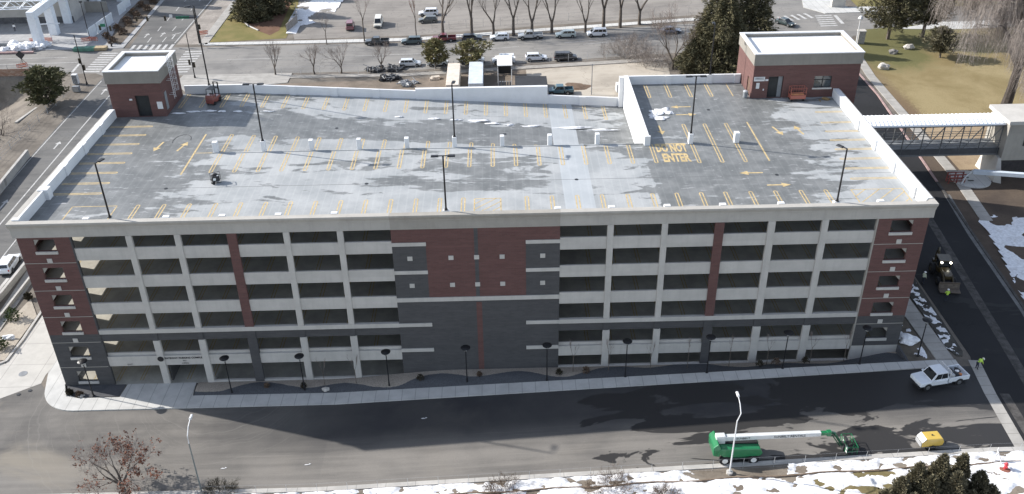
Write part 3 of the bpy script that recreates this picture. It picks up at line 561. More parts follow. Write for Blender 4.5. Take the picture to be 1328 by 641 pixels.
# parapet: white inside faces with thicker piers
def parapet(segs,name='parapet'):
    for b in segs: s=MB(); s.box(*b); s.build(name,M_WHT,GAR)
parapet([(.302,.52,.6,30.0,20.905,22.10),(W-.52,W-.302,.6,31.9,20.905,22.10),(-.1,.62,.32,.85,20.95,22.16)])
for y in (7.5,13.4,19.2,25.0): 
    s=MB(); s.box(-.2,.95 if y<8 else .64,y-.5,y+.5,20.91,22.17); s.build('parapet_pier',M_WHT,GAR)
for y in (3.5,9.5,15.5,21.5): s=MB(); s.box(W-.75,W+.2,y-.45,y+.45,20.91,22.14); s.build('parapet_pier',M_WHT,GAR)
parapet([(-.12,.50,7.9,29.9,22.037,22.14),(W-.5,W+.25,.8,31.9,22.037,22.12)],'parapet_cap')
s=MB()                                   # low front kerb stops (tops of columns) seen behind the front parapet
for x in (7.6,16.0,21.9,27.8,33.7,45.5,57.3,63.0,68.9,74.8,81.0,86.9,91.6):
    q=MB(); q.box(x-.33,x+.33,.32,.78,20.905,22.1); q.build('column_stub',M_WHT,GAR)
# back parapet: follows the ramp down, then a tall level screen, then low again
def rz(x): return ZD+(-3.26*(x-16)/(XR1-16) if x>16 else 0)
def sloped(x0,x1,ya,yb,h,zt=None,n='parapet'):
    s=MB(); b0,b1=rz(x0)+.005,rz(x1)+.005; t0,t1=(b0+h,b1+h) if zt is None else (zt,zt)
    s.hexa([(x0,ya,b0-.9),(x1,ya,b1-.9),(x1,yb,b1-.9),(x0,yb,b0-.9)],[(x0,ya,t0),(x1,ya,t1),(x1,yb,t1),(x0,yb,t0)]); s.build(n,M_WHT,GAR)
sloped(7.4,16,D-.3,D,1.2); sloped(16.003,39.6,D-.3,D,1.2); sloped(39.603,58.2,D-.42,D+.1,0,20.95); sloped(58.203,69.0,D-.3,D,1.25)
s=MB(); s.box(69.6,85.4,D-.3,D,20.0,22.12); s.build('parapet',M_WHT,GAR)
for x in (10.9,16.6,22.4,28.2,34.0,63.2): sloped(x-.45,x+.45,D-.46,D-.303,1.24,n='parapet_pier')
for x in (75.2,81.0,84.9): s=MB(); s.box(x-.4,x+.4,D-.46,D-.303,20.905,22.16); s.build('parapet_pier',M_WHT,GAR)
s=MB(); s.box(68.97,69.55,18.1,D+.05,17.3,22.14); s.box(69.0-.0,69.7,17.75,18.097,20.905,22.14); s.build('ramp_wall',M_WHT,GAR)
s=MB(); s.box(68.3,68.99,D-.7,D+.02,17.7,22.1); s.build('parapet_pier',M_WHT,GAR)
s=MB(); s.box(16.2,69.0,18.25,18.42,20.905,20.96); s.build('deck_kerb',M_DECK,GAR)
# column stubs on the middle line
for x in [16.55+5.845*k for k in range(9)]+[74.7,80.35]:
    wd=.52 if x<80 and x>17 else .62; s=MB(); s.box(x-wd/2,x+wd/2,18.42 if x<70 else 17.9,19.05 if x<70 else 18.6,20.3 if x<70 else 20.905,22.25); s.build('column_stub',M_WHT,GAR,bevel=.04)
# interior columns and rear/side walls with openings
for k in range(16):
    x=5.6+5.845*k; s=MB(); s.box(x-.3,x+.3,18.5,19.0,-.4,17.0); s.build('interior_column',M_PRE2,GAR)
for axis,t0,t1,a,b in (('y',0,.28,5.203,30.0),('y',W,W-.28,5.203,32.0)):
    s=MB(); holes=[]
    yy=[5.21]+[v for k in range(1,5) for v in (5.2+5.85*k-.33,5.2+5.85*k+.33)]+[b]
    for i in range(0,len(yy)-1,2):
        for k in range(6):
            z0=ZD-FH*(k+1)+1.1; z1=z0+2.05 if k else 20.15
            if z1>0.5: holes.append((yy[i],min(yy[i+1],b-.4),max(z0,.2),z1))
    wall_holes(s,a,b,-.4,20.168,holes,t0,t1,'y'); s.build('side_facade',M_PRE,GAR)
s=MB(); holes=[]
for i in range(11):
    for k in range(5): holes.append((9+5.85*i,14.2+5.85*i,.5+3.3*k,2.4+3.3*k))
wall_holes(s,7.4,85.4,-.4,17.0,holes,D,D-.28,'x'); s.build('rear_facade',M_PRE,GAR)
# lane and stall lines, all lying on the deck as thin sheets
def hair(x,y0,y1,w=.48,lw=.125,tip=0):
    """hairpin stall mark along y; round end at y0"""
    o=[];s_=1 if y1>y0 else -1; r=w/2
    outer=[(x-r,y1)]+[(x-r*math.cos(PI*i/6),y0+s_*(r-r*math.sin(PI*i/6))) for i in range(7)]+[(x+r,y1)]
    ri=r-lw; inner=[(x-ri,y1)]+[(x-ri*math.cos(PI*i/6),y0+s_*(r-ri*math.sin(PI*i/6))) for i in range(7)]+[(x+ri,y1)]
    return [[outer[i],outer[i+1],inner[i+1],inner[i]] for i in range(len(outer)-1)]
def hairx(y,x0,x1,w=.44,lw=.14): return [[(b,a) for a,b in q] for q in hair(y,x0,x1,w,lw)]
def flat(name,polys,zf,m,parent=GAR):
    mb=MB()
    for p in polys:
        a=sum(p[i][0]*p[(i+1)%len(p)][1]-p[(i+1)%len(p)][0]*p[i][1] for i in range(len(p)))
        if a<0: p=p[::-1]
        mb.add([(x,y,zf(x,y)) for x,y in p],[list(range(len(p)))])
    return mb.build(name,m,parent)
zd=lambda x,y: ZD+.006
zr=lambda x,y: rz(x)+.006
top=[]; 
for x in [11.34,14.2,17.0,19.9,22.65,25.4,28.15,30.9,33.67,36.43,39.2,41.97,44.6,47.17,54.17,56.95,59.75,62.5,65.34,68.1,70.79,73.5,76.2,79.0,81.75,84.6,87.35]: top+=hair(x,5.45,.55)
mid=[17.24+2.766*k for k in range(20)]
for x in mid: top+=hair(x,12.95,18.1)
for x in (74.84,80.3): top+=hair(x,12.7,17.85); top+=hair(x,24.0,18.7)
x=77.55; top+=hair(x,12.7,18.3)+hair(x,24.0,18.3)
for x in (71.9,74.75,77.6,80.4): top+=hair(x,32.9,37.7)
top.append(rectline((83.1,12.9),(83.1,24.2),.18)); top.append(rectline((83.3,32.9),(83.3,37.5),.12)); top.append(rectline((13.9,12.6),(13.9,24),.2)); top.append(rectline((13.9,18.45),(16.1,18.45),.12))
for y in (8.35,10.9,13.56,16.2,18.8,21.5,24.2,26.9): top+=hairx(y,6.25,.75); 
for y in (7.89,10.45,13.0,15.6,18.2,20.8,23.5,26.9): top+=hairx(y,91.0+ (y-8)*.09,96.3)
for x in (8.0,10.8,13.6): top+=hair(x,32.8,37.7)
def hatch(x0,x1,y0,y1,st,sl=1):
    q=[rectline((x0,y0),(x1,y0),.12),rectline((x0,y1),(x1,y1),.12),rectline((x0,y0),(x0,y1),.12),rectline((x1,y0),(x1,y1),.12)]
    t=x0-(y1-y0)*sl
    while t<x1:
        a=max(t,x0); b=min(t+(y1-y0)*sl,x1)
        if b-a>.25: q.append(rectline((a,y0+(a-t)/sl),(b,y0+(b-t)/sl),.11))
        t+=st
    return q
top+=hatch(90.2,95.9,.6,5.3,1.6); top+=hatch(48.4,51.3,1.0,5.1,1.2); top+=hatch(4.1,9.0,.7,5.3,9)
for c,a in (((8.9,20.6),-100),((11.9,20.5),76),((80.2,9.9),180),((82.6,6.8),0),((75.5,29.6),180),((75.8,27.0),0),((71.7,22.3),-88),((86.3,21.3),-75),((89.0,21.4),100)): top.append(arrow2(c,R(a),2.7,.24,1.0,1.0))
top.append(rectline((70.4,18.15),(73.9,18.15),.2))
flat('stall_markings',top,zd,M_YEL)
rmp=[]
for x in mid[:19]: rmp+=hair(x,24.0,18.75)
for x in [16.3+2.766*k for k in range(19)]: rmp+=hair(x,32.9,37.7)
flat('ramp_markings',rmp,zr,M_YEL)
text_mesh('lane_lettering','DO NOT',3.0,M_YEL,GAR,Matrix.Translation((72.15,16.9,ZD+.008)),.0005,sx=.31,bold=.13)
text_mesh('lane_lettering','ENTER',3.0,M_YEL,GAR,Matrix.Translation((72.3,14.2,ZD+.008)),.0005,sx=.36,bold=.13)
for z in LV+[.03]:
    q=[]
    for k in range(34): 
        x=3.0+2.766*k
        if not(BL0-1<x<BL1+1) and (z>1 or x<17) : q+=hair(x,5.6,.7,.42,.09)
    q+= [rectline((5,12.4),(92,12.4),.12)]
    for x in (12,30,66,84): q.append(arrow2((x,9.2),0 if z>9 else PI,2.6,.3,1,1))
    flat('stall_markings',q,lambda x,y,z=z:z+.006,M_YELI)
# lettering over the entrance
text_mesh('sign_lettering','GATEWAY PARKING COMPLEX',.325,M_BLK,GAR,Matrix.Translation((14.45,.012,3.72))@FRONT,.01,sx=1.0,bold=.012)
text_mesh('sign_lettering','901',.30,M_BLK,GAR,Matrix.Translation((14.45,.012,3.32))@FRONT,.01)
text_mesh('sign_lettering','OPEN',.30,M_BLK,GAR,Matrix.Translation((14.45,.012,2.95))@FRONT,.01)
text_mesh('sign_lettering','EXIT',.30,M_BLK,GAR,Matrix.Translation((8.1,.012,2.95))@FRONT,.01)
s=MB(); s.tube([(11.8,-.16,3.75),(11.8,-.121,3.75)],.36,14); s.build('round_plaque',M_BLK,GAR)
for x0,x1 in ((7.6,10.5),(13.2,16.0)): s=MB(); s.tube([(x0,1.2,2.25),(x1,1.2,2.25)],.07,6); s.tube([(x0+.3,1.2,2.25),(x0+.3,1.2,2.74)],.02,4); s.tube([(x1-.3,1.2,2.25),(x1-.3,1.2,2.74)],.02,4); s.build('clearance_bar',M_BLK,GAR)
s=MB(); s.tube([(13.5,1.12,2.25),(13.7,1.12,2.25)],.08,6); s.build('clearance_bar',M_TAIL,GAR)
s=MB(); s.box(12.15,12.35,.6,6,.03,2.7); s.box(12.35,13.2,5.7,6,.03,2.7); s.build('lane_wall',M_GRY,GAR)
# --- stair towers (parts of the building, with their own pieces)
def tower(x0,x1,y0,y1,zb,band,ztop,door,win=None,zw=ZD):
    b=MB(); holes=[door]+([win] if win else [])
    wall_holes(b,x0,x1,zb,band,holes,y0,y0+.3,'x'); 
    side=[(y0+1.0,y0+2.6,zw,zw+2.3)] if win else []
    b2=MB(); wall_holes(b2,y0+.301,y1-.301,zb,band,side,x0,x0+.3,'y'); wall_holes(b2,y0+.301,y1-.301,zb,band,[],x1,x1-.3,'y'); wall_holes(b2,x0,x1,zb,band,[],y1,y1-.3,'x')
    b.v+=[]; o=len(b.v); b.v+=b2.v; b.f+=[[i+o for i in f] for f in b2.f]; b.mi+=b2.mi
    t=b.build('stair_tower',M_RED,GAR)
    c=MB(); e=.12
    for q in ((x0-e,x1+e,y0-e,y0+.35),(x0-e,x1+e,y1-.35,y1+e)): c.box(*q,band+.003,ztop-.12)
    for q in ((x0-e,x0+.35),(x1-.35,x1+e)): c.box(*q,y0+.353,y1-.353,band+.003,ztop-.12)
    c.build('tower_band',M_BAND,t)
    c=MB()
    for q in ((x0-e-.06,x1+e+.06,y0-e-.06,y0+.4),(x0-e-.06,x1+e+.06,y1-.4,y1+e+.06)): c.box(*q,ztop-.117,ztop)
    for q in ((x0-e-.06,x0+.4),(x1-.4,x1+e+.06)): c.box(*q,y0+.403,y1-.403,ztop-.117,ztop)
    c.build('coping',M_WMET,t)
    c=MB(); c.box(x0+.35,x1-.35,y0+.35,y1-.35,band+.3,ztop-.55); c.build('tower_roof',M_ROOF,t)
    return t
TL=tower(.25,7.15,30.1,37.6,20.0,25.6,27.35,(3.45,5.3,20.91,23.9))
dl=MB(); dl.box(3.6,4.1,30.5,30.56,20.95,23.3); dl.build('door',M_GRYM,TL); dl=MB(); dl.box(3.3,5.5,30.42,30.48,20.91,23.95); dl.build('door_recess',M_DARK,TL)
l=MB()
for y in (32.6,33.2): l.tube([(7.75,y,22.4),(7.75,y,28.4)],.035,5)
for k in range(18): l.tube([(7.75,32.6,22.6+k*.31),(7.75,33.2,22.6+k*.31)],.022,4)
for k in range(6):
    z=23.6+k*.8; l.tube([(7.75,32.6,z),(8.2,32.55,z),(8.45,32.9,z),(8.2,33.25,z),(7.75,33.2,z)],.022,4)
for y,x in ((32.56,8.2),(32.9,8.45),(33.24,8.2)): l.tube([(x,y,23.6),(x,y,28.4)],.02,4)
for z in (23,25,27): l.tube([(7.15,32.6,z),(7.75,32.6,z)],.03,4); l.tube([(7.15,33.2,z),(7.75,33.2,z)],.03,4)
l.build('roof_ladder',M_WMET,TL)
def boxpart(n,b,m,par,bevel=0): s=MB(); s.box(*b); return s.build(n,m,par,bevel=bevel)
boxpart('wall_light',(2.75,3.1,29.95,30.09,23.3,23.5),M_WMET,TL); boxpart('ladder_gate',(7.16,7.2,30.7,31.5,21.6,24.0),M_GRYM,TL); boxpart('notice',(6.2,6.9,30.06,30.097,22.0,23.0),M_WMET,TL)
for px in (.8,6.9): pass
TR=tower(85.45,99.7,32.0,40.6,-.5,25.55,27.2,(87.6,89.6,20.91,23.95),(93.75,96.1,22.25,23.9))
boxpart('door',(87.75,88.95,32.34,32.4,20.93,23.6),M_DARK,TR); boxpart('door_frame',(88.98,89.55,32.3,32.36,20.93,23.9),M_GRYM,TR); boxpart('door_recess',(87.4,89.7,32.42,32.5,20.91,24.0),M_DARK,TR)
boxpart('door',(85.56,85.62,33.05,34.55,20.93,23.15),mat('door_brown',(.12,.075,.055),.6),TR)
wf=boxpart('window',(93.75,96.1,32.14,32.18,22.25,23.9),M_GLASS,TR); boxpart('window_frame',(94.88,94.97,32.08,32.137,22.25,23.9),M_BLK,wf); boxpart('window_frame',(93.76,96.09,32.08,32.135,23.3,23.38),M_BLK,wf); boxpart('window_sill',(93.6,96.25,31.88,32.1,22.05,22.247),M_PRE,TR)
sg=boxpart('notice_board',(85.6,87.05,31.95,31.997,23.35,23.95),M_WMET,TR); text_mesh('lettering','NO PUBLIC ACCESS',.15,M_BLK,TR,Matrix.Translation((86.32,31.945,23.72))@FRONT,.003,sx=.85)
boxpart('notice',(85.98,86.42,31.95,31.997,22.3,23.1),M_WMET,TR); boxpart('wall_light',(87.12,87.5,31.85,31.995,23.4,23.62),M_WMET,TR); boxpart('keypad',(86.95,87.1,31.93,31.995,22.0,22.25),M_WMET,TR)

for k,(x,y) in enumerate(((13.2,9.2),(36,9.3),(60,9.2),(83,9.25),(30,27),(52,27),(79,28.4))):
    s=MB(); z=rz(x) if 18.4<y and x<69 else ZD; s.lathe([(.22,.004),(.22,.02)],(x,y,z),12); s.build('roof_drain',M_DARK,GAR)
s=MB()
for i,(a,b,z) in enumerate(((85.75,86.9,23.8),(85.75,86.6,23.68),(85.75,86.9,23.56))): s.box(a,b,31.93,31.948,z,z+.05)
s.build('lettering',M_GRYM,sg)
# ================================================================ LAMPS ON THE ROOF
def roof_lamp(x,y,z,h,heads,label,ang=0):
    t=thing('roof_lamp',label,'lamp post',(x,y,z),ang,'black lamp posts on the garage roof')
    s=MB(); s.tube([(0,0,.03),(0,0,h)],[.1,.085],8); s.build('pole',M_BLK,t)
    s=MB(); s.box(-.17,.17,-.17,.17,0,.06); s.lathe([(.15,.06),(.12,.25)],(0,0,0),8); s.build('base_plate',M_BLK,t)
    for sx in heads:
        s=MB(); s.box(min(0,sx*.5),max(0,sx*.5),-.05,.05,h-.02,h+.06); s.build('arm',M_BLK,t)
        s=MB(); x0,x1=sorted((sx*.45,sx*1.25)); s.hexa([(x0,-.22,h-.05),(x1,-.22,h-.05),(x1,.22,h-.05),(x0,.22,h-.05)],[(x0+.05,-.17,h+.07),(x1-.05,-.17,h+.07),(x1-.05,.17,h+.07),(x0+.05,.17,h+.07)]); hd=s.build('lamp_head',M_BLK,t)
        s=MB(); s.box(x0+.1,x1-.1,-.15,.15,h-.062,h-.051); s.build('lens',M_LAMP,hd)
    return t
roof_lamp(10.15,.55,22.1,6.3,[1],'single headed lamp post on the roof edge above the left corner',R(70))
roof_lamp(45.5,.55,22.1,6.3,[-1,1],'twin headed lamp post on the roof edge above the blank centre block')
roof_lamp(86.95,.55,22.1,6.1,[1],'single headed lamp post on the roof edge above the right end',R(125))
roof_lamp(22.4,18.72,22.25,7.3,[-1,1],'twin headed lamp post on the middle line near the left stair tower')
roof_lamp(45.8,18.72,22.25,6.7,[1],'single headed lamp post on the middle line near the roof centre',R(80))
roof_lamp(74.7,18.25,22.25,7.3,[-1,1],'twin headed lamp post beside the painted no entry lettering')
roof_lamp(10.9,38.0,22.12,11.2,[1],'tall lamp post at the rear parapet behind the forklift',R(200))
roof_lamp(87-.0-5.95,38.0,22.14,7.1,[1],'lamp post at the rear parapet in front of the dark spruces',R(90))
# ================================================================ POST LAMPS ALONG THE FRONT
PLAB=['post lamp at the sunlit left corner of the garage','post lamp just right of the vehicle entrance','post lamp between the fourth and fifth garage bays','post lamp just left of the blank centre block','post lamp in front of the red stripe of the blank block','post lamp by the right edge of the blank centre block','post lamp in front of the second bay right of the blank block','post lamp left of the right red brick pilaster','post lamp right of the right red brick pilaster','post lamp in front of the right brick corner panel','post lamp beside the snowy corner bed near the pickup']
def post_lamp(x,y,label):
    z=hgt(x)+.11
    t=thing('post_lamp',label,'lamp post',(x,y,z),0,'black post lamps along the front of the garage')
    s=MB(); s.lathe([(.17,0),(.17,.06),(.10,.12),(.09,.7),(.07,.75)],n=10); s.build('base',M_BLK,t)
    s=MB(); s.tube([(0,0,.7),(0,0,4.55)],[.07,.055],8); s.build('pole',M_BLK,t)
    s=MB(); s.lathe([(.06,4.5),(.16,4.62),(.24,4.9),(.40,5.0)],n=12); s.build('lamp_bowl',M_BLK,t)
    s=MB(); s.lathe([(.52,5.0),(.55,5.06),(.38,5.16),(.08,5.24)],n=14); s.build('lamp_hood',M_BLK,t)
    s=MB(); s.lathe([(.17,4.66),(.24,4.86)],n=10); s.build('lens',M_LAMP,t)
for (x,y),l in zip([(3.9,-2.0),(19.8,-2.05),(28.2,-2.0),(37.95,-1.97),(46.95,-2.1),(56.1,-2.55),(65.05,-2.73),(74.3,-2.9),(82.9,-2.95),(91.6,-2.98),(98.5,-2.2)],PLAB): post_lamp(x,y,'black '+l)
# white street lights on the south side
def street_light(px,py,h,lean,label,m,topc):
    g=G(px,py); t=thing('street_light',label,'street light',g,0,'tall street lights on the south side')
    s=MB(); s.lathe([(.35,-.1),(.35,.25),(.2,.3)],n=10); s.build('footing',M_CURB,t)
    s=MB(); s.tube([(0,0,.25),(0,0,h*.8)],[.085,.06],8); s.build('pole',m,t)
    s=MB(); s.tube([(0,0,h*.8),(lean*.1,.1,h*.9),(lean*.1,.8,h*.97),(lean*.1,1.7,h)],[.06,.055,.05,.04],8); s.build('arm',topc,t)
    s=MB(); s.hexa([(lean*.1-.14,1.55,h-.08),(lean*.1+.14,1.55,h-.08),(lean*.1+.14,2.3,h-.06),(lean*.1-.14,2.3,h-.06)],[(lean*.1-.1,1.6,h+.1),(lean*.1+.1,1.6,h+.1),(lean*.1+.1,2.25,h+.07),(lean*.1-.1,2.25,h+.07)]); hd=s.build('lamp_head',topc,t,bevel=.03)
street_light(262,640,8.5,0,'slim grey street light beside the brown leafed tree',mat('pole_grey_green',(.17,.19,.185),.6,.1),M_WMET)
street_light(946,614,8.6,3,'white street light in front of the green boom lift',M_WMET,M_WMET)
# ================================================================ VEHICLES
def vehicle(name,label,cat,pos,ang,L=4.6,Wd=1.82,H=1.5,kind='suv',col=(.5,.5,.5),group=None,fine=False):
    t=thing(name,label,cat,pos,ang,group); P=paint('paint_%02d%02d%02d'%tuple(int(c*99) for c in col),col)
    r=.34 if kind!='pickup' else .40; hw=Wd/2; f=L/2; k=-L/2; zb=.30 if kind!='pickup' else .52
    if kind=='sedan': belt=.86; prof=[(f,zb+.05),(f+.02,.55),(f-.12,.70),(f-1.25,belt-.02),(k+.75,belt+.06),(k+.06,belt+.02),(k,.6),(k+.05,zb)]; cab=(f-1.15,k+.55,f-1.95,k+1.25)
    elif kind=='suv': belt=.98; prof=[(f,zb+.05),(f+.02,.62),(f-.10,.82),(f-1.1,belt),(k+.1,belt+.06),(k,.95),(k-.02,.55),(k+.05,zb)]; cab=(f-1.05,k+.12,f-1.8,k+.45)
    elif kind=='van': belt=1.0; prof=[(f,zb+.05),(f+.02,.65),(f-.12,.86),(f-.8,belt),(k+.06,belt+.05),(k,1),(k-.02,.5),(k+.05,zb)]; cab=(f-.75,k+.06,f-1.6,k+.25)
    else: belt=1.12; prof=[(f,zb+.1),(f+.02,.8),(f-.08,1.02),(f-1.3,belt),(f-3.35,belt),(f-3.35,zb+.02),(k+2,zb),]; cab=(f-1.3,f-3.4,f-1.95,f-3.25)
    # body: profile across the width with tucked-in sills and rounded shoulders
    s=MB(); n=len(prof); ys=[(-hw+.06,.0),(-hw,.0),(-hw+.0,0),(hw,0),(hw-.06,0)]
    rings=[]
    for y,dz in ((-hw+.10,0),(-hw,1),(hw,1),(hw-.10,0)):
        pass
    cz=lambda z,i: z
    V=[]
    for y,ins in ((-hw,.07),(-hw+.09,0),(hw-.09,0),(hw,.07)):
        for x,z in prof:
            xx=x-ins*(1 if x>0 else -1); zz=z-(ins*.8 if z>.75 else -ins*.6 if z<.45 else 0); V.append((xx,y,zz))
    F=[list(range(n)),list(range(3*n,4*n))[::-1]]
    for a in range(3):
        for i in range(n): F.append((a*n+i,(a+1)*n+i,(a+1)*n+(i+1)%n,a*n+(i+1)%n))
    s.add(V,F)
    x0,x1,x2,x3=cab; ti=.16
    lo=[(x0,-hw+.07,belt-.04),(x1,-hw+.07,belt-.04),(x1,hw-.07,belt-.04),(x0,hw-.07,belt-.04)]; hi=[(x2,-hw+.07+ti,H),(x3,-hw+.07+ti,H),(x3,hw-.07-ti,H),(x2,hw-.07-ti,H)]
    s.hexa(lo[::-1] if False else [lo[1],lo[0],lo[3],lo[2]],[hi[1],hi[0],hi[3],hi[2]])
    if kind=='pickup':
        bx0,bx1=f-3.45,k
        s.box(bx1,bx0,-hw,hw,zb+.12,.72); s.box(bx1,bx0,-hw,-hw+.1,.72,belt+.06); s.box(bx1,bx0,hw-.1,hw,.72,belt+.06); s.box(bx1,bx1+.09,-hw+.102,hw-.102,.72,belt+.04); s.box(bx0-.08,bx0,-hw+.102,hw-.102,.72,belt+.06)
    b=s.build('body',P,t,bevel=.05)
    lerp=lambda a,c,u: tuple(a[i]+(c[i]-a[i])*u for i in range(3))
    def glass(nm,a,c,d,e,u0,u1,v0,v1,off):       # a-c bottom edge, e-d top edge
        q=[]
        for u,v in ((u0,v0),(u1,v0),(u1,v1),(u0,v1)):
            p=lerp(lerp(a,c,u),lerp(e,d,u),v); q.append((p[0]+off[0],p[1]+off[1],p[2]+off[2]))
        g=MB(); o2=tuple(-.6*x for x in off); g.add(q+[(p[0]+o2[0]*3,p[1]+o2[1]*3,p[2]+o2[2]*3) for p in q],[(0,1,2,3),(7,6,5,4),(0,4,5,1),(1,5,6,2),(2,6,7,3),(3,7,4,0)]); return g.build(nm,M_CGL,t)
    o=.022
    glass('windscreen',lo[0],lo[3],hi[3],hi[0],.07,.93,.12,.93,(o*.8,0,o*.7)); glass('rear_window',lo[1],lo[2],hi[2],hi[1],.1,.9,.30,.9,(-o,0,o*.3))
    for sd,(a,c,d,e) in ((-1,(lo[1],lo[0],hi[0],hi[1])),(1,(lo[2],lo[3],hi[3],hi[2]))):
        cuts=(.06,.46,.50,.90) if kind in('sedan','pickup') else (.05,.28,.31,.58,.61,.90)
        for i in range(0,len(cuts),2): glass('side_window',a,c,d,e,cuts[i],cuts[i+1],.20,.88,(0,sd*o,o*.3))
    wb=(f-.85,k+.85) if kind!='pickup' else (f-.95,k+1.15)
    for x in wb:
        for sd in (-1,1):
            w=MB(); w.wheel((x,sd*(hw-.02),r+.04),r*1.22,.05); w.build('wheel_arch',M_PLAS,t)
            w=MB(); w.wheel((x,sd*(hw-.07),r),r,.24); ww=w.build('wheel',M_TYRE,t)
            w=MB(); w.wheel((x,sd*(hw+.035),r),r*.60,.05); w.build('rim',M_RIM,ww)
    for sd in (-1,1):
        w=MB(); w.box(f-.16,f+.03,sd*(hw-.28)-.17,sd*(hw-.28)+.17,.62 if kind!='pickup' else .78,.76 if kind!='pickup' else .98); w.build('headlight',M_LAMP,t)
        w=MB(); w.box(k-.03,k+.06,sd*(hw-.14)-.08,sd*(hw-.14)+.08,.72,.98); w.build('taillight',M_TAIL,t)
        w=MB(); w.box(x0-.35,x0-.15,sd*(hw+.0),sd*(hw+.17),belt-.02,belt+.13) if sd>0 else w.box(x0-.35,x0-.15,-hw-.17,-hw,belt-.02,belt+.13); w.build('mirror',P,t)
    w=MB(); w.box(f-.03,f+.045,-.55,.55,.48,.62); w.box(f-.1,f+.06,-hw+.15,hw-.15,.36,.46); w.build('grille',M_PLAS,t)
    w=MB(); w.box(k+.02,f-.1,-hw+.25,hw-.25,.18,.40); w.build('underbody',M_PLAS,t)
    return t
def on(px,py,dy=0): g=G(px,py); g.z+=.02; g.y+=dy; return g
A=R(1.2)
GF='cars parked along the far kerb of the back street'; GN='cars parked along the near kerb of the back street'
vehicle('parked_car','dark pickup truck parked behind the bare tree left of the dark green car','pickup truck',on(489,59.5,.9),A+PI,5.4,1.9,1.75,'pickup',(.05,.055,.06),GF)
vehicle('parked_car','dark green wagon parked at the far kerb beside a red pickup','car',on(534,58.5,.9),A+PI,4.7,1.85,1.65,'suv',(.06,.085,.09),GF)
vehicle('parked_car','dark red pickup truck parked behind a tree trunk at the far kerb','pickup truck',on(576,55.5,.9),A+PI,5.4,1.9,1.75,'pickup',(.14,.025,.03),GF)
vehicle('parked_car','black car parked at the far kerb right of the red pickup','car',on(612,54.5,.9),A,4.6,1.82,1.5,'suv',(.02,.022,.03),GF)
vehicle('parked_car','white hatchback parked at the far kerb right of the black car','car',on(648,53.5,.9),A+PI,4.3,1.8,1.5,'suv',(.66,.68,.7),GF)
vehicle('parked_car','pale pickup with a canopy on its bed parked at the far kerb','pickup truck',on(688,52,.9),A+PI,5.5,1.95,1.85,'pickup',(.42,.43,.43),GF)
c=vehicle('parked_car','pale green estate car parked under the forked trees','car',on(734,50,.9),A+PI,4.6,1.82,1.6,'suv',(.46,.52,.49),GF)
vehicle('parked_car','white van-like car parked last on the right at the far kerb','car',on(774.5,48.5,.9),A+PI,4.5,1.8,1.75,'van',(.74,.75,.76),GF)
vehicle('parked_car','silver wagon parked at the near kerb, leftmost of its row','car',on(532,87,.6),A,4.6,1.8,1.55,'suv',(.55,.57,.59),GN)
vehicle('parked_car','silver sedan parked behind a small evergreen at the near kerb','car',on(567.5,86,.6),A,4.5,1.8,1.42,'sedan',(.50,.53,.55),GN)
vehicle('parked_car','white pickup truck parked behind the spreading evergreen','pickup truck',on(612,83.5,.6),A,5.3,1.9,1.75,'pickup',(.62,.63,.64),GN)
vehicle('parked_car','white van parked behind the white canopy','van',on(653,83,.6),A+PI,4.9,1.9,1.85,'van',(.68,.69,.7),GN)
vehicle('parked_car','silver white crossover parked right of the white canopy','car',on(695.5,79.5,.6),A,4.6,1.82,1.55,'suv',(.66,.68,.71),GN)
vehicle('parked_car','black boxy wagon parked last on the right at the near kerb','car',on(733.5,79,.6),A,4.8,1.85,1.7,'van',(.035,.035,.038),GN)
GL='vehicles standing on the parking lot'
vehicle('parked_car','white four wheel drive behind a grey one on the lot','car',on(556,20),A+PI,4.8,1.9,1.7,'suv',(.72,.73,.74),GL)
vehicle('parked_car','dark grey car in front of the white one on the lot','car',on(555.5,29),A+PI,4.5,1.8,1.55,'suv',(.09,.095,.09),GL)
vehicle('parked_car','dull red van standing nose to the street on the lot','van',on(454.5,37),R(95),4.6,1.85,1.9,'van',(.20,.075,.085),GL)
vehicle('parked_car','cream truck standing nose to the street on the lot','truck',on(491,33),R(-88),5.2,1.9,2.0,'van',(.60,.57,.50),GL)
vehicle('driving_car','dark green sedan driving towards the striped crossing','car',on(1018,32.5),R(-55),4.7,1.8,1.45,'sedan',(.02,.035,.035))
vehicle('driving_car','white crossover driving up the left street below the garage','car',on(13.5,347),R(95),4.7,1.86,1.62,'suv',(.74,.76,.78))
vehicle('parked_car','blue grey car half hidden by the bare thicket','car',on(869,43),A,4.6,1.8,1.5,'sedan',(.18,.20,.26))
vehicle('parked_car','teal pickup truck parked in the yard behind the garage','pickup truck',on(726,122),A+PI,5.2,1.9,1.8,'pickup',(.06,.12,.15))
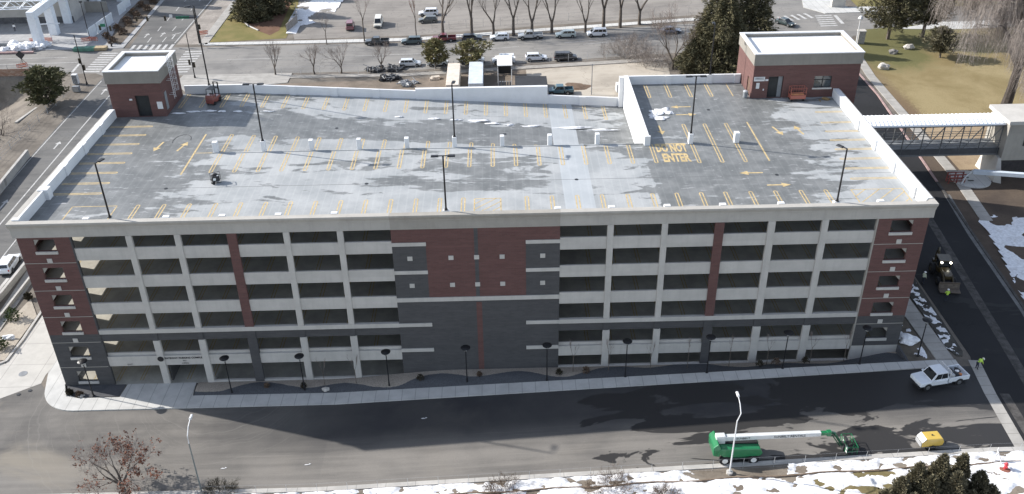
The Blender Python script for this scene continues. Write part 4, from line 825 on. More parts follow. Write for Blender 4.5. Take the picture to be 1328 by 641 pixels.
# white pickup with ladder rack, the nearest vehicle
pk=vehicle('pickup_truck','white pickup truck with a rack and loaded bed on the wet front road','pickup truck',Vector((98.95,-6.75,hgt(98.95)+.012)),R(180+12),5.95,2.0,1.92,'pickup',(.70,.73,.76),None,True)
s=MB(); s.box(-1.15,-.62,-.92,.92,1.2,1.5); s.build('tool_box',M_STEEL,pk,bevel=.03)
s=MB()
for y in (-.85,.85):
    s.tube([(-.58,y,1.18),(-.58,y,2.08)],.035,5); s.tube([(-.9,y,1.2),(-.58,y,1.9)],.03,5)
s.tube([(-.58,-.85,2.08),(-.58,.85,2.08)],.035,5); s.tube([(-.58,-.85,1.6),(-.58,.85,1.6)],.03,5)
for k in range(7): s.tube([(-.58,-.7+k*.235,1.6),(-.58,-.7+k*.235,2.08)],.018,4)
s.build('headache_rack',M_WMET,pk)
s=MB(); s.blob((-1.7,.3,1.0),(.45,.35,.3),3,.3); s.blob((-2.3,-.3,.95),(.35,.35,.25),5,.3); s.blob((-1.6,-.5,.95),(.3,.3,.22),6,.2); s.build('load',M_PLAS,pk); s=MB(); s.lathe([(.16,.73),(.19,1.08)],(-2.2,.45,0),10); s.build('bucket',mat('bucket_orange',(.6,.2,.05),.5),pk); s=MB(); s.blob((-2.05,.0,1.15),(.28,.2,.12),8,.2); s.build('white_bag',M_SNOW,pk)
# ================================================================ BOOM LIFT
M_GRN=paint('lift_green',(.012,.155,.06)); M_GRND=paint('lift_green_dark',(.01,.085,.04)); M_LW=paint('lift_white',(.60,.61,.60))
bl=thing('boom_lift','green and white telescopic boom lift with a basket parked on the front road','boom lift',G(957,601)+Vector((0,.95,.012)),R(1.5))
s=MB(); s.box(-1.7,1.7,-.75,.75,.45,.85); s.box(-.6,.6,-.6,.6,.85,1.05); s.build('chassis',M_GRND,bl,bevel=.05)
for x in (-1.45,1.45):
    for y in (-.98,.98):
        w=MB(); w.wheel((x,y,.56),.56,.42); ww=w.build('wheel',M_TYRE,bl); w=MB(); w.wheel((x,y+(.14 if y>0 else -.14),.56),.30,.2); w.build('rim',M_LAMP,ww)
for y0,y1 in ((-1.15,-.32),(.32,1.15)):
    s=MB(); s.exty([(-2.0,1.35),(-1.6,1.02),(2.05,1.02),(2.3,1.35),(2.0,2.0),(-1.9,2.15),(-2.3,1.9)],y0,y1); s.build('turret_cover',M_GRN,bl,bevel=.1)
s=MB(); s.exty([(-2.7,1.2),(-2.0,1.02),(-1.95,2.1),(-2.25,2.75),(-2.75,2.3)],-1.1,1.1); s.build('counterweight',M_GRN,bl,bevel=.12)
s=MB(); s.box(-1.94,2.0,-.315,.315,1.06,1.9); s.build('turret_frame',M_PLAS,bl)
s=MB(); s.hexa([(-2.1,-.24,2.36),(8.3,-.22,2.46),(8.3,.22,2.46),(-2.1,.24,2.36)],[(-2.1,-.24,2.92),(8.3,-.22,2.90),(8.3,.22,2.90),(-2.1,.24,2.92)]); bo=s.build('boom',M_LW,bl,bevel=.03)
s=MB(); s.box(-2.35,-1.4,-.33,.33,2.1,3.06); s.build('boom_mount',M_LW,bl,bevel=.06)
text_mesh('lettering','SUNBELT RENTALS',.40,M_BLK,bo,Matrix.Translation((5.1,-.245,2.67))@FRONT,.008,sx=.95); text_mesh('lettering','SUNBELT',.34,M_BLK,bo,Matrix.Translation((.4,-.25,2.65))@FRONT,.008)
s=MB(); s.box(8.303,9.25,-.17,.17,2.5,2.86); s.box(8.9,9.35,-.22,.22,2.4,2.95); s.build('boom_tip',M_GRN,bl,bevel=.03)
s=MB(); s.tube([(9.3,0,2.75),(9.75,0,2.6),(10.75,0,.95)],[.16,.16,.13],6); s.tube([(9.55,.0,2.35),(10.6,.0,.8)],.06,5); s.build('jib',M_GRND,bl)
bk=MB()
X0,X1,Y0,Y1=10.95,12.0,-1.0,1.0
for z in (.45,.95,1.5): 
    for a,b in (((X0,Y0),(X1,Y0)),((X1,Y0),(X1,Y1)),((X1,Y1),(X0,Y1)),((X0,Y1),(X0,Y0))): bk.tube([(*a,z),(*b,z)],.03,5)
for a in ((X0,Y0),(X1,Y0),(X1,Y1),(X0,Y1),(X1,0),(X0,0),((X0+X1)/2,Y0),((X0+X1)/2,Y1),(X1,-.5),(X1,.5),(X0,-.5),(X0,.5)): bk.tube([(*a,.4),(*a,1.5)],.028,5)
bk.box(X0,X1,Y0,Y1,.36,.42); bk.build('basket',M_GRN,bl); s=MB(); s.box(X0-.2,X0-.03,-.4,.4,.5,1.15); s.box(X0+.05,X0+.3,-.45,.45,1.45,1.75); s.build('control_box',M_PLAS,bl); s=MB(); s.box(X0+.04,X0+.1,-.85,-.3,.6,1.3); s.blob((X0+.2,.55,1.2),(.18,.22,.3),4,.2); s.build('basket_gear',M_LAMP,bl)
# yellow wheeled generator half hidden behind the juniper
yg=thing('generator','yellow towable generator with a grey end behind the juniper','generator',G(1206,584)+Vector((0,.6,.012)),R(6))
s=MB(); s.exty([(-1.25,.55),(1.35,.55),(1.45,1.1),(1.2,1.62),(-.75,1.7),(-1.2,1.2)],-.7,.7); s.build('housing',paint('machine_yellow',(.58,.40,.07)),yg,bevel=.08)
s=MB(); s.box(-1.35,-1.253,-.62,.62,.6,1.15); s.hexa([(-1.27,-.66,1.22),(-1.21,-.66,1.18),(-1.21,.66,1.18),(-1.27,.66,1.22)],[(-.83,-.66,1.74),(-.78,-.66,1.70),(-.78,.66,1.70),(-.83,.66,1.74)]); s.build('grille',M_STEEL,yg); s=MB(); s.lathe([(.1,1.68),(.1,1.76)],(.2,0,0),8); s.build('cap',M_PLAS,yg)
for y in (-.72,.72): w=MB(); w.wheel((.1,y,.36),.36,.2); w.build('wheel',M_TYRE,yg)
s=MB(); s.tube([(1.3,0,.5),(2.4,0,.42)],.05,6); s.box(-1.2,1.3,-.6,.6,.42,.55); s.tube([(2.2,0,0),(2.2,0,.5)],.04,5); s.build('drawbar',M_PLAS,yg)
yg.scale=(.86,.86,.86)
# backhoe loader working in the shade of the side street
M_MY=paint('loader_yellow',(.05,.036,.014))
lo_=thing('backhoe_loader','wheel loader with lit headlights and raised front bucket in the shaded side street','loader',(107.8,13.6,hgt(110)+.02),R(-97))
s=MB(); s.box(-2.3,1.6,-.5,.5,.6,1.05); s.build('chassis',M_PLAS,lo_)
s=MB(); s.hexa([(.2,-.5,1.05),(2.0,-.45,1.05),(2.0,.45,1.05),(.2,.5,1.05)],[(.2,-.5,1.85),(1.95,-.42,1.6),(1.95,.42,1.6),(.2,.5,1.85)]); s.build('hood',M_MY,lo_,bevel=.06)
s=MB(); s.hexa([(-1.4,-.75,1.05),(.2,-.75,1.05),(.2,.75,1.05),(-1.4,.75,1.05)],[(-1.4,-.75,1.6),(.2,-.75,1.6),(.2,.75,1.6),(-1.4,.75,1.6)]); 
for x,y in ((-1.4,-.72),(.15,-.72),(-1.4,.72),(.15,.72)): s.tube([(x,y,1.6),(x*.9,y*.95,2.65)],.06,5)
s.box(-1.45,.25,-.8,.8,2.65,2.78); s.build('cab',M_MY,lo_); s=MB(); s.box(-1.3,.08,-.66,.66,1.62,2.63); s.build('cab_glass',M_CGL,lo_)
for x,r,w_ in ((-1.2,.75,.5),(1.5,.55,.36)):
    for y in (-.95,.95): w=MB(); w.wheel((x,y,r),r,w_); ww=w.build('wheel',M_TYRE,lo_); w=MB(); w.wheel((x,y,r),r*.5,w_+.04); w.build('rim',M_MY,ww)
for y in (-.55,.55): s=MB(); s.tube([(.1,y,1.6),(1.6,y,1.5),(2.9,y,.75)],[.1,.12,.1],6); s.build('loader_arm',M_MY,lo_)
s=MB(); s.exty([(2.75,.25),(3.75,.22),(3.75,.28),(3.0,.45),(2.85,1.0),(2.95,1.25),(2.88,1.28),(2.7,.95)],-1.25,1.25); s.build('bucket',mat('bucket_steel',(.12,.095,.075),.6,.3),lo_)
for y in (-.5,.5): s=MB(); s.tube([(.22,y*1.1,2.55),(.36,y*1.1,2.55)],.12,10); s.build('headlight',mat('headlight_lit',(1,.95,.8),.3,0,emit=5),lo_)
s=MB(); s.tube([(-2.2,0,1.0),(-2.9,0,2.9),(-3.4,0,1.9),(-3.3,0,.9)],[.16,.14,.12,.12],6); s.exty([(-3.6,.9),(-3.0,.9),(-3.1,.4),(-3.5,.5)],-.3,.3); s.build('backhoe_arm',M_MY,lo_)
# forklift on the roof
fk=thing('forklift','red and black forklift parked near the rear roof parapet','forklift',(12.3,34.6,ZD),R(75))
s=MB(); s.box(-1.2,.9,-.55,.55,.25,.95); s.hexa([(-1.25,-.55,.95),(-.3,-.55,.95),(-.3,.55,.95),(-1.25,.55,.95)],[(-1.15,-.5,1.45),(-.35,-.5,1.4),(-.35,.5,1.4),(-1.15,.5,1.45)]); s.build('body',paint('forklift_red',(.19,.05,.04)),fk,bevel=.07)
s=MB()
for x,y in ((-.9,-.5),(-.9,.5),(.7,-.5),(.7,.5)): s.tube([(x,y,.9),(x*.75,y,2.15)],.04,5)
s.box(-.72,.55,-.52,.52,2.12,2.17); s.build('roll_cage',M_BLK,fk)
s=MB()
for y in (-.32,.32): s.box(.93,1.08,y-.06,y+.06,.1,2.6)
for z in (.9,1.7,2.55): s.box(.95,1.05,-.36,.36,z,z+.08)
s.build('mast',M_BLK,fk); s=MB()
for y in (-.3,.3): s.box(1.1,2.2,y-.06,y+.06,.12,.17)
s.box(1.09,1.14,-.45,.45,.12,.7); s.build('forks',M_BLK,fk); s=MB(); s.box(-.35,.1,-.3,.3,.95,1.1); s.box(-.42,-.3,-.3,.3,1.1,1.5); s.build('seat',M_PLAS,fk)
for x,r in ((-.8,.26),(.6,.33)):
    for y in (-.52,.52): w=MB(); w.wheel((x,y,r),r,.22); w.build('wheel',M_TYRE,fk)
# small black generator standing on the roof, with a hose loop near it
ge=thing('roof_generator','small black generator with a tubular frame standing alone on the roof','generator',GY(285,238,9.95)*0+Vector((18.6,10.5,ZD)),R(20))
s=MB(); s.box(-.45,.45,-.35,.35,.25,.85); s.blob((.0,.1,.95),(.3,.22,.2),2,.2); s.build('engine',M_PLAS,ge,bevel=.05); s=MB()
for y in (-.42,.42): s.tube([(-.55,y,.12),(.55,y,.12),(.55,y,1.1),(-.55,y,1.1),(-.55,y,.12)],.035,5)
for x in (-.55,.55): s.tube([(x,-.42,1.1),(x,.42,1.1)],.035,5)
s.build('frame',M_BLK,ge)
for y in (-.5,.5): w=MB(); w.wheel((-.3,y,.2),.2,.12); w.build('wheel',M_TYRE,ge)
s=MB(); s.lathe([(.12,.86),(.12,.93)],(.25,-.15,0),8); s.box(-.3,0,-.36,-.352,.4,.7); s.build('cap',M_LAMP,ge)
s=MB(); s.tube([(x,y,ZD+.03) for x,y in [(11.3+1.1*math.cos(a*.45),22.3+1.7*math.sin(a*.45)) for a in range(9)]],.018,5); tag(s.build('hose',M_PLAS),'thin black hose lying in an open curve on the left of the roof','hose')
# red material cart by the right stair tower
rc=thing('material_cart','red wheeled material cart parked against the right brick stair tower','cart',(91.4,31.0,ZD),R(2))
s=MB(); s.box(-1.0,1.0,-.5,.5,.35,.85); s.build('tray',paint('cart_red',(.33,.10,.07)),rc,bevel=.03); s=MB()
for x in (-1,1):
    for y in (-.5,.5): s.tube([(x,y,.3),(x*1.02,y,1.9)],.035,5)
for z in (1.3,1.9):
    for y in (-.5,.5): s.tube([(-1,y,z),(1,y,z)],.03,5)
    for x in (-1,1): s.tube([(x,-.5,z),(x,.5,z)],.03,5)
for k in range(5): s.tube([(-.7+k*.35,.5,.85),(-.7+k*.35,.5,1.9)],.02,4)
s.build('rail_frame',MATS['cart_red'],rc)
for x in (-.8,.8):
    for y in (-.4,.4): w=MB(); w.wheel((x,y,.17),.17,.1); w.build('wheel',M_TYRE,rc)
s=MB(); s.box(-.8,.8,-.35,.35,.86,1.0); s.build('load',mat('load_orange',(.45,.2,.1),.8),rc)
tb=thing('litter_bin','grey litter bin standing by the door of the right stair tower','bin',(84.75,32.3,ZD)); s=MB(); s.lathe([(.27,0),(.32,.05),(.32,.85)],n=12); s.build('bin_body',M_GRYM,tb); s=MB(); s.lathe([(.34,.85),(.34,.95),(.15,1.08)],n=12); s.build('bin_lid',M_STEEL,tb)
s=MB(); s.blob((95.4,30.9,ZD+.12),(.5,.3,.2),9,.4); s.box(94.4,94.5,30.3,30.9,ZD+.02,ZD+.1); tag(s.build('debris_pile',mat('debris_brown',(.25,.17,.08),.9)),'small heap of brown debris below the tower window','debris')
def roof_snow(pts,seed,label):
    s=MB()
    for i,(x,y,a,b) in enumerate(pts): s.blob((x,y,rz(x)*(y>18.4 and x<69)+ZD*(not(y>18.4 and x<69))+.02),(a,b,.10),seed+i,.5,2)
    tag(s.build('snow_patch',M_SNOW,smooth=True),label,'snow',kind='stuff')
roof_snow([(71.9,27.6,.9,.7),(72.9,28.5,1.0,.8),(72.4,25.9,.8,.55),(73.6,27.7,.6,.5),(71.5,26.4,.6,.5)],3,'bright patch of snow on the shaded upper deck beside the ramp wall')
roof_snow([(42.6,31.1,.7,.2),(45.4,31.0,.8,.2),(48.3,30.9,1.5,.35),(50.3,30.2,1.0,.25),(52.6,29.9,.6,.2),(55.4,29.8,1.2,.2),(60.2,29.6,3.0,.28),(64.6,29.3,2.0,.18),(37.8,31.3,.5,.15)],21,'thin line of snow clods along the ramp aisle')
roof_snow([(8.2,31.0,.9,.16),(10.2,31.5,1.0,.18),(12.4,31.6,.9,.25),(14.1,31.4,.5,.25),(16.2,31.3,.6,.2),(20.3,31.6,.8,.14)],41,'streak of slush across the shaded corner by the forklift')
# long boom arm reaching in from the right and barricades by the bridge
ba=thing('crane_boom','long pale grey lift boom lying low across the dirt at the right','boom',(123.3,39.6,hgt(123)+.0))
s=MB(); s.hexa([(-.3,-.28,2.0),(-.3,.28,2.0),(-.1,.28,1.9),(-.1,-.28,1.9)],[(-.3,-.28,2.05),(-.3,.28,2.05),(-.1,.28,2.05),(-.1,-.28,2.05)]); d=Vector((13.5,-5.6,1.2)); n=Vector((.38,.92,0))*.33
p0=Vector((-.2,0,1.6)); p1=p0+d; up=Vector((0,0,.62)); s.hexa([p0-n,p1-n,p1+n,p0+n],[p0-n+up,p1-n+up,p1+n+up,p0+n+up]); s.build('boom_section',mat('boom_blue_grey',(.50,.56,.62),.4,.06),ba,bevel=.04)
s=MB(); s.tube([(-.3,0,2.0),(-1.2,-.2,1.3),(-1.9,-.7,.2)],[.16,.14,.12],6); s.tube([(0,.1,1.8),(-.9,.3,1.0),(-1.5,.2,.1)],.09,6); s.build('jib',M_STEEL,ba)
rb=thing('red_frame','dark red steel frame stacked on the ground under the footbridge','steel frame',(120.9,39.9,hgt(121)+.01)); s=MB()
for x in (-1.2,0,1.2):
    for y in (-.4,.4): s.box(x-.08,x+.08,y-.08,y+.08,0,1.5)
for z in (.35,.9,1.42): s.box(-1.3,1.3,-.48,-.36,z,z+.12); s.box(-1.3,1.3,.36,.48,z,z+.12)
s.build('frame',mat('oxide_red',(.22,.06,.05),.7),rb)
# ================================================================ TREES AND PLANTS
def limb(T,C,p,d,r,L,lev,maxl,rg,spread=.55,up=.12,nk=3,seg=3,tl=3,twig=None):
    pts=[Vector(p)]; rad=[r]; d=Vector(d).normalized()
    for i in range(seg):
        d=(d+Vector((rg.uniform(-1,1),rg.uniform(-1,1),rg.uniform(-.6,.8)))*.16+Vector((0,0,up*.3))).normalized(); pts.append(pts[-1]+d*L/seg); rad.append(max(.009,r*(1-.5*(i+1)/seg)))
    (T if lev<tl else C).tube(pts,rad,7 if lev==0 else 5 if lev<tl else 3,0,cap=lev==0)
    if lev>=maxl: return
    n=nk+(1 if rg.random()<.4 else 0)
    for k in range(n):
        t=1.0 if k==0 else rg.uniform(.35,1.0); i=min(seg-1,int(t*seg)); b=pts[i].lerp(pts[i+1],t*seg-i) if t<1 else pts[-1]
        a=rg.uniform(0,2*PI); ax=d.cross(Vector((0,0,1)) if abs(d.z)<.9 else Vector((1,0,0))).normalized(); ay=d.cross(ax); sp=spread*(.35 if k==0 else rg.uniform(.7,1.25))
        nd=d*math.cos(sp)+(ax*math.cos(a)+ay*math.sin(a))*math.sin(sp)+Vector((0,0,up))
        limb(T,C,b,nd,max(.009,rad[-1]*rg.uniform(.65,.95)),L*rg.uniform(.6,.82),lev+1,maxl,rg,spread,up,nk,seg,tl)
def bare_meshes(seed,h0,r0,L1,maxl=5,spread=.55,up=.12,nk=3,fork=2,tl=3,lean=(0,0)):
    """trunk of height h0 that forks; returns (trunk mesh builder, crown mesh builder)"""
    rg=random.Random(seed); T=MB();C=MB(); d=Vector((lean[0],lean[1],1)).normalized()
    p=[Vector((0,0,-.2)),Vector((0,0,.25)),d*h0*.55+Vector((rg.uniform(-.1,.1),rg.uniform(-.1,.1),0)),d*h0]
    T.tube(p,[r0*1.5,r0*1.1,r0*.95,r0*.85],8)
    for k in range(fork):
        a=2*PI*k/fork+rg.uniform(-.5,.5); sp=rg.uniform(.25,.5)*spread/.5
        limb(T,C,p[-1],(math.cos(a)*math.sin(sp),math.sin(a)*math.sin(sp),math.cos(sp)),r0*.72,L1,1,maxl,rg,spread,up,nk,3,tl)
    return T,C
def tree(name,label,pos,rz,T,C,mt,mc,group=None,cname='crown',cat='tree'):
    t=thing(name,label,cat,pos,rz,group); T.build('trunk',mt,t); C.build(cname,mc,t); return t
# big bare street trees behind the parked cars (tops out of frame)
BT=[tree('bare_tree','',(0,0,0),0,*bare_meshes(s,h,.36,5.2,6,.46,.16,3,f,3),M_BRK,M_TWIG,'large bare trees along the far kerb of the back street') for s,h,f in ((3,3.0,2),(11,2.4,2),(19,4.0,2))]
for o in BT: o.location=(0,0,-1)
RT=[(574.5,46,0,'bare tree behind the dark red pickup'),(612,46,2,'bare tree behind the black parked car'),(640,46,0,'bare tree behind the white hatchback'),(666,46,2,'bare tree left of the pale canopy pickup'),(690,43.5,1,'bare tree behind the pale canopy pickup'),(715.5,43,1,'bare forked tree left of the pale green estate car'),(759,42,1,'bare widely forked tree right of the pale green estate car'),(782.5,38,2,'bare tree behind the white van-like car'),(804,36,2,'bare thick tree right of the white van-like car'),(829,32,0,'bare tree rising above the grey thicket')]
used=set()
for i,(px,py,k,l) in enumerate(RT):
    g=G(px,py); rz_=rnd.uniform(0,6)
    if k==1: rz_=rnd.choice([0,PI])+.1
    if k not in used: used.add(k); o=BT[k]; o.location=g; o.rotation_euler.z=rz_; o['label']='large '+l
    else: dup(BT[k],g,rz_,'large '+l,None,rnd.uniform(.82,1.15))
SM=[(357.5,97.5,'upright small bare tree at the left end of the planting strip',5,1.5,2.1,.38),(408,96.5,'leaning small bare tree, second from the left in the strip',8,1.6,1.9,.55),(443,95,'spreading small bare tree, third from the left in the strip',14,1.3,2.2,.7),(495,92.5,'round small bare tree beside the scrap heap',22,1.5,2.0,.6)]
for px,py,l,sd,h,L,sp in SM: tree('small_bare_tree',l,G(px,py),rnd.uniform(0,6),*bare_meshes(sd,h,.17,L,5,sp,.10,3,3,2),M_BRK,M_TWIG,'small bare trees of the planting strip')
tree('young_bare_tree','thin young tree at the far kerb left of the dark pickup',G(473,56),1,*bare_meshes(31,5.0,.15,2.6,4,.4,.2,3,2,2),M_BRK,M_TWIG); tree('young_bare_tree','thin young tree with reddish twigs behind the dark green wagon',G(540,47.5),2,*bare_meshes(33,4.0,.13,2.0,4,.3,.25,3,2,2),M_BRK,M_DRYL); tree('young_bare_tree','slender bare tree on the far verge left of the parked cars',G(424,58),2.5,*bare_meshes(35,3.0,.10,2.0,4,.5,.15,3,2,2),M_BRK,M_TWIG)
# thicket and tree in front of the spruces
for i,(px,py,h,l) in enumerate(((800,72,3.2,'grey twiggy thicket at the street corner'),(828,80,4.2,'tall pale thicket behind the upper deck wall'),(850,86,3.6,'tangled thicket below the spruces'),(815,60,3.0,'grey thicket half over the street edge'))):
    T=MB();C=MB(); rg=random.Random(60+i)
    for k in range(34):
        a=rg.uniform(0,6.3); q=(rg.uniform(-3,3),rg.uniform(-2.4,2.4),0); limb(T,C,q,(math.cos(a)*.8,math.sin(a)*.8,1),.045,h*.42,2,5,rg,.75,.02,3,3,2)
    C2=MB(); C2.v=T.v+C.v; C2.f=T.f+[[a+len(T.v) for a in f] for f in C.f]; C2.mi=[0]*len(C2.f)
    tag(C2.build('thicket',M_WTWIG),l,'shrub','grey thickets by the spruces').location=G(px,py)
tree('bare_tree','many stemmed bare tree standing in the thicket before the spruces',G(872,90),1.0,*bare_meshes(41,1.6,.24,3.8,6,.5,.14,3,4,3),M_BRK,M_TWIG)
# willow
def willow(pos):
    rg=random.Random(5); T=MB();C=MB()
    T.tube([(0,0,-.2),(0,0,.5),(.25,0,4),(.4,.1,8.0)],[1.25,.95,.8,.72],9)
    tips=[]
    def br(p,d,r,L,lev):
        pts=[Vector(p)];rad=[r];d=Vector(d).normalized()
        for i in range(4): d=(d+Vector((rg.uniform(-.3,.3),rg.uniform(-.3,.3),rg.uniform(-.1,.25)))*.5).normalized(); pts.append(pts[-1]+d*L/4); rad.append(r*(1-.14*(i+1)))
        T.tube(pts,rad,6 if lev<2 else 4,0,False)
        if lev>=2:
            for q in pts[1:]: tips.append((q,Vector((d.x,d.y,0)),lev))
        if lev<3:
            for k in range(3): a=rg.uniform(0,6.3); sp=rg.uniform(.35,.8); ax=d.cross(Vector((0,0,1))).normalized(); ay=d.cross(ax); br(pts[rg.choice((2,3,4))],d*math.cos(sp)+(ax*math.cos(a)+ay*math.sin(a))*math.sin(sp)+Vector((0,0,.1)),rad[-1]*.75,L*.72,lev+1)
    for a,sp in ((2.9,.65),(.3,.7),(1.4,.45),(4.4,.55),(3.6,.95),(5.6,.8)): br((.4,.1,7.8),(math.cos(a)*math.sin(sp),math.sin(a)*math.sin(sp),math.cos(sp)),.62,9.0,0)
    for q,dd,l in tips:
        for k in range(8):
            a=rg.uniform(0,6.3); o=Vector((math.cos(a),math.sin(a),0))*rg.uniform(.4,1.5)+dd*.6; Lz=rg.uniform(1.8,6.2); Lz=min(Lz,q.z-.6)
            p1=q+o*.5+Vector((0,0,.25)); p2=q+o+Vector((0,0,-Lz*.4)); p3=q+o*1.15+Vector((rg.uniform(-.2,.2),rg.uniform(-.2,.2),-Lz)); C.tube([q,p1,p2,p3],[.026,.022,.016,.010],3,0,False)
            for z in (.0,.3,.6,.85):
                b=p2.lerp(p3,z); e=Vector((rg.uniform(-1.1,1.1),rg.uniform(-1.1,1.1),rg.uniform(-.2,.3))); C.tube([b,b+e*.6,b+e+Vector((0,0,-rg.uniform(.5,1.6)))],[.014,.012,.008],3,0,False)
    return tree('willow','large bare weeping willow with grey hanging twigs on the lawn',pos,0,T,C,mat('bark_dark',(.062,.051,.044),.9,.35,3,fine=12),M_WTWIG)
willow(G(1303,141))
def conifer(name,label,pos,h,r,N,m,base=.08,seed=1,clump=.75,shape='cone',group=None,tr=.28,lean=(0,0),trunkm=None,nt=6):
    rg=random.Random(seed); T=MB();C=MB(); T.tube([(0,0,-.3),(lean[0]*.5,lean[1]*.5,h*.5),(lean[0],lean[1],h*.93)],[tr,tr*.6,.04],7)
    for i in range(N):
        if shape=='cone': t=1-(rg.random())**.62; 
        else: t=rg.random()
        z=h*(base+(1-base)*t); a=rg.uniform(0,2*PI)
        if shape=='cone': Rr=r*(1-t)**.85+.12
        elif shape=='round': Rr=r*math.sqrt(max(.02,1-(2*t-1)**2))*(1.0 if t<.6 else .9)
        else: Rr=r*(math.sin(PI*min(1,t*.9+.12)))**.7
        nz=noise.noise(Vector((math.cos(a)*1.7+seed,math.sin(a)*1.7,z*.55/max(.4,h/9))))
        Rr*=.80+(.75 if shape=='cone' else 1.15)*nz
        if Rr<.08: continue
        if shape=='round' and noise.noise(Vector((math.cos(a)*rnd.uniform(1.5,1.6)+seed,math.sin(a)*1.6,t*3.2+5)))<-.22: continue
        q=math.sqrt(rg.uniform(.12,1)); rr=Rr*q; c=Vector((rr*math.cos(a)+lean[0]*t,rr*math.sin(a)+lean[1]*t,z-.18*rr*(shape=='cone')))
        if rg.random()<.10 and shape!='x': T.tube([(lean[0]*t,lean[1]*t,z+.1),c],[.05,.02],3,0,False)
        out=Vector((math.cos(a),math.sin(a),-.15 if shape=='cone' else .25))
        for k in range(nt):
            d=(out*rg.uniform(.5,1.1)+Vector((rg.uniform(-1,1),rg.uniform(-1,1),rg.uniform(-.6,.7)))*.75).normalized(); L=clump*rg.uniform(.5,1.15); w=L*rg.uniform(.08,.17); s=d.cross(Vector((rg.uniform(-1,1),rg.uniform(-1,1),rg.uniform(-1,1)))).normalized()*w; b=c+Vector((rg.uniform(-1,1),rg.uniform(-1,1),rg.uniform(-.7,.7)))*clump*.35
            C.add([b-s*.5,b+d*L*.55-s,b+d*L,b+d*L*.55+s,b+s*.5],[(0,1,2,3,4)])
    return tree(name,label,pos,rg.uniform(0,6),T,C,trunkm or M_BRK,m,group)
GS='dark spruces behind the upper deck'
conifer('spruce','tall dark spruce directly behind the upper deck parapet',G(935,93),17.5,7.0,4940,M_SPRUCE,.03,1,.66,'cone',GS,.4); conifer('spruce','dark spruce left of the tall one, low and shaggy',G(905,92),10,5.4,2850,M_SPRUCE,.03,2,.62,'cone',GS,.35); conifer('spruce','dark spruce rising behind the right stair tower roof',G(972,62),18,6.5,4180,M_SPRUCE,.03,3,.66,'cone',GS,.4); conifer('spruce','broad dark spruce behind the others at the back',G(925,62),15,6,2850,M_SPRUCE,.05,4,.66,'cone',GS,.35)
conifer('spruce','dark spruce with a bare trunk at the near edge of the lawn',G(1151,51),14,5.6,3610,M_SPRUCE,.20,6,.6,'oval',None,.42); conifer('spruce','dark spruce with a leaning trunk behind the first one on the lawn',G(1196,48),15,5.6,3610,M_SPRUCE,.22,7,.6,'oval',None,.4); conifer('small_pine','small olive pine on the lawn left of the willow',G(1219,75),6.2,3.0,850,M_JUN,.22,8,.7,'oval',None,.22,(-.6,0))
conifer('small_pine','small olive pine standing before the silver sedan',G(565,89),6.3,2.6,520,M_ORN,.22,9,.75,'oval',None,.14); conifer('small_pine','wide olive pine spreading over the white pickup',G(612,88),5.6,3.6,620,M_ORN,.30,10,.8,'round',None,.16)
conifer('pine','round green pine at the edge of the cut beside the left road',G(63,137)+Vector((0,0,-.6)),8.2,4.3,1700,M_PINE,.16,12,.75,'round',None,.22)
conifer('spruce','dark spruce with wide skirts in the bark bed of the corner lawn',G(328,26),12,5.2,1900,M_SPRUCE,.03,13,.9,'cone','spruces of the corner lawn',.35); conifer('spruce','second dark spruce at the back of the corner lawn',G(352,16),12,5.2,1700,M_SPRUCE,.03,14,.9,'cone','spruces of the corner lawn',.35); conifer('spruce','dark spruce at the far edge of the bark bed',G(372,-4),11,4.6,1200,M_SPRUCE,.03,15,.9,'cone','spruces of the corner lawn',.3)
def spires(label,pos,lobes,m,seed):
    rg=random.Random(seed); T=MB();C=MB(); T.tube([(0,0,-.3),(0,0,1.5)],[.3,.2],7)
    for (x,y,h,r) in lobes:
        x*=1.25; r*=1.38; h=h*.72+1.6
        T.tube([(x*.2,y*.2,.3),(x,y,h*.8)],[.1,.03],5)
        for i in range(int(240*h*r)):
            t=1-rg.random()**.7; z=.15+h*t; a=rg.uniform(0,2*PI); R_=r*((1-t)**.7)*(.75+.7*noise.noise(Vector((math.cos(a)*1.5+x,math.sin(a)*1.5+y,z*1.1))))+.04; q=math.sqrt(rg.uniform(.2,1)); c=Vector((x+R_*q*math.cos(a),y+R_*q*math.sin(a),z))
            for k in range(5):
                d=Vector((math.cos(a)*.7+rg.uniform(-.7,.7),math.sin(a)*.7+rg.uniform(-.7,.7),.75+rg.uniform(-.5,.5))).normalized(); L=rg.uniform(.16,.38); s_=d.cross(Vector((rg.uniform(-1,1),rg.uniform(-1,1),.3))).normalized()*L*rg.uniform(.10,.2); C.add([c,c+d*L*.5-s_,c+d*L,c+d*L*.5+s_],[(0,1,2,3)])
    return tree('juniper',label,pos,0,T,C,M_BRK,m)
spires('broad grey green juniper in front of the yellow generator',G(1205,660),[(0,0,7.0,1.5),(1.7,.4,6.4,1.4),(-1.5,.2,5.4,1.4),(.8,-1.2,5.6,1.5),(-.9,-1.1,4.9,1.4),(3.0,-.2,4.2,1.4),(-2.8,-.4,3.9,1.5),(-3.8,-.8,2.2,1.3),(3.9,-.6,2.3,1.2),(.2,1.1,4.0,1.2),(-4.8,-1,1.6,1.1),(2,-1.6,2.8,1.3),(-2.2,-1.6,2.6,1.3)],M_JUN,16)
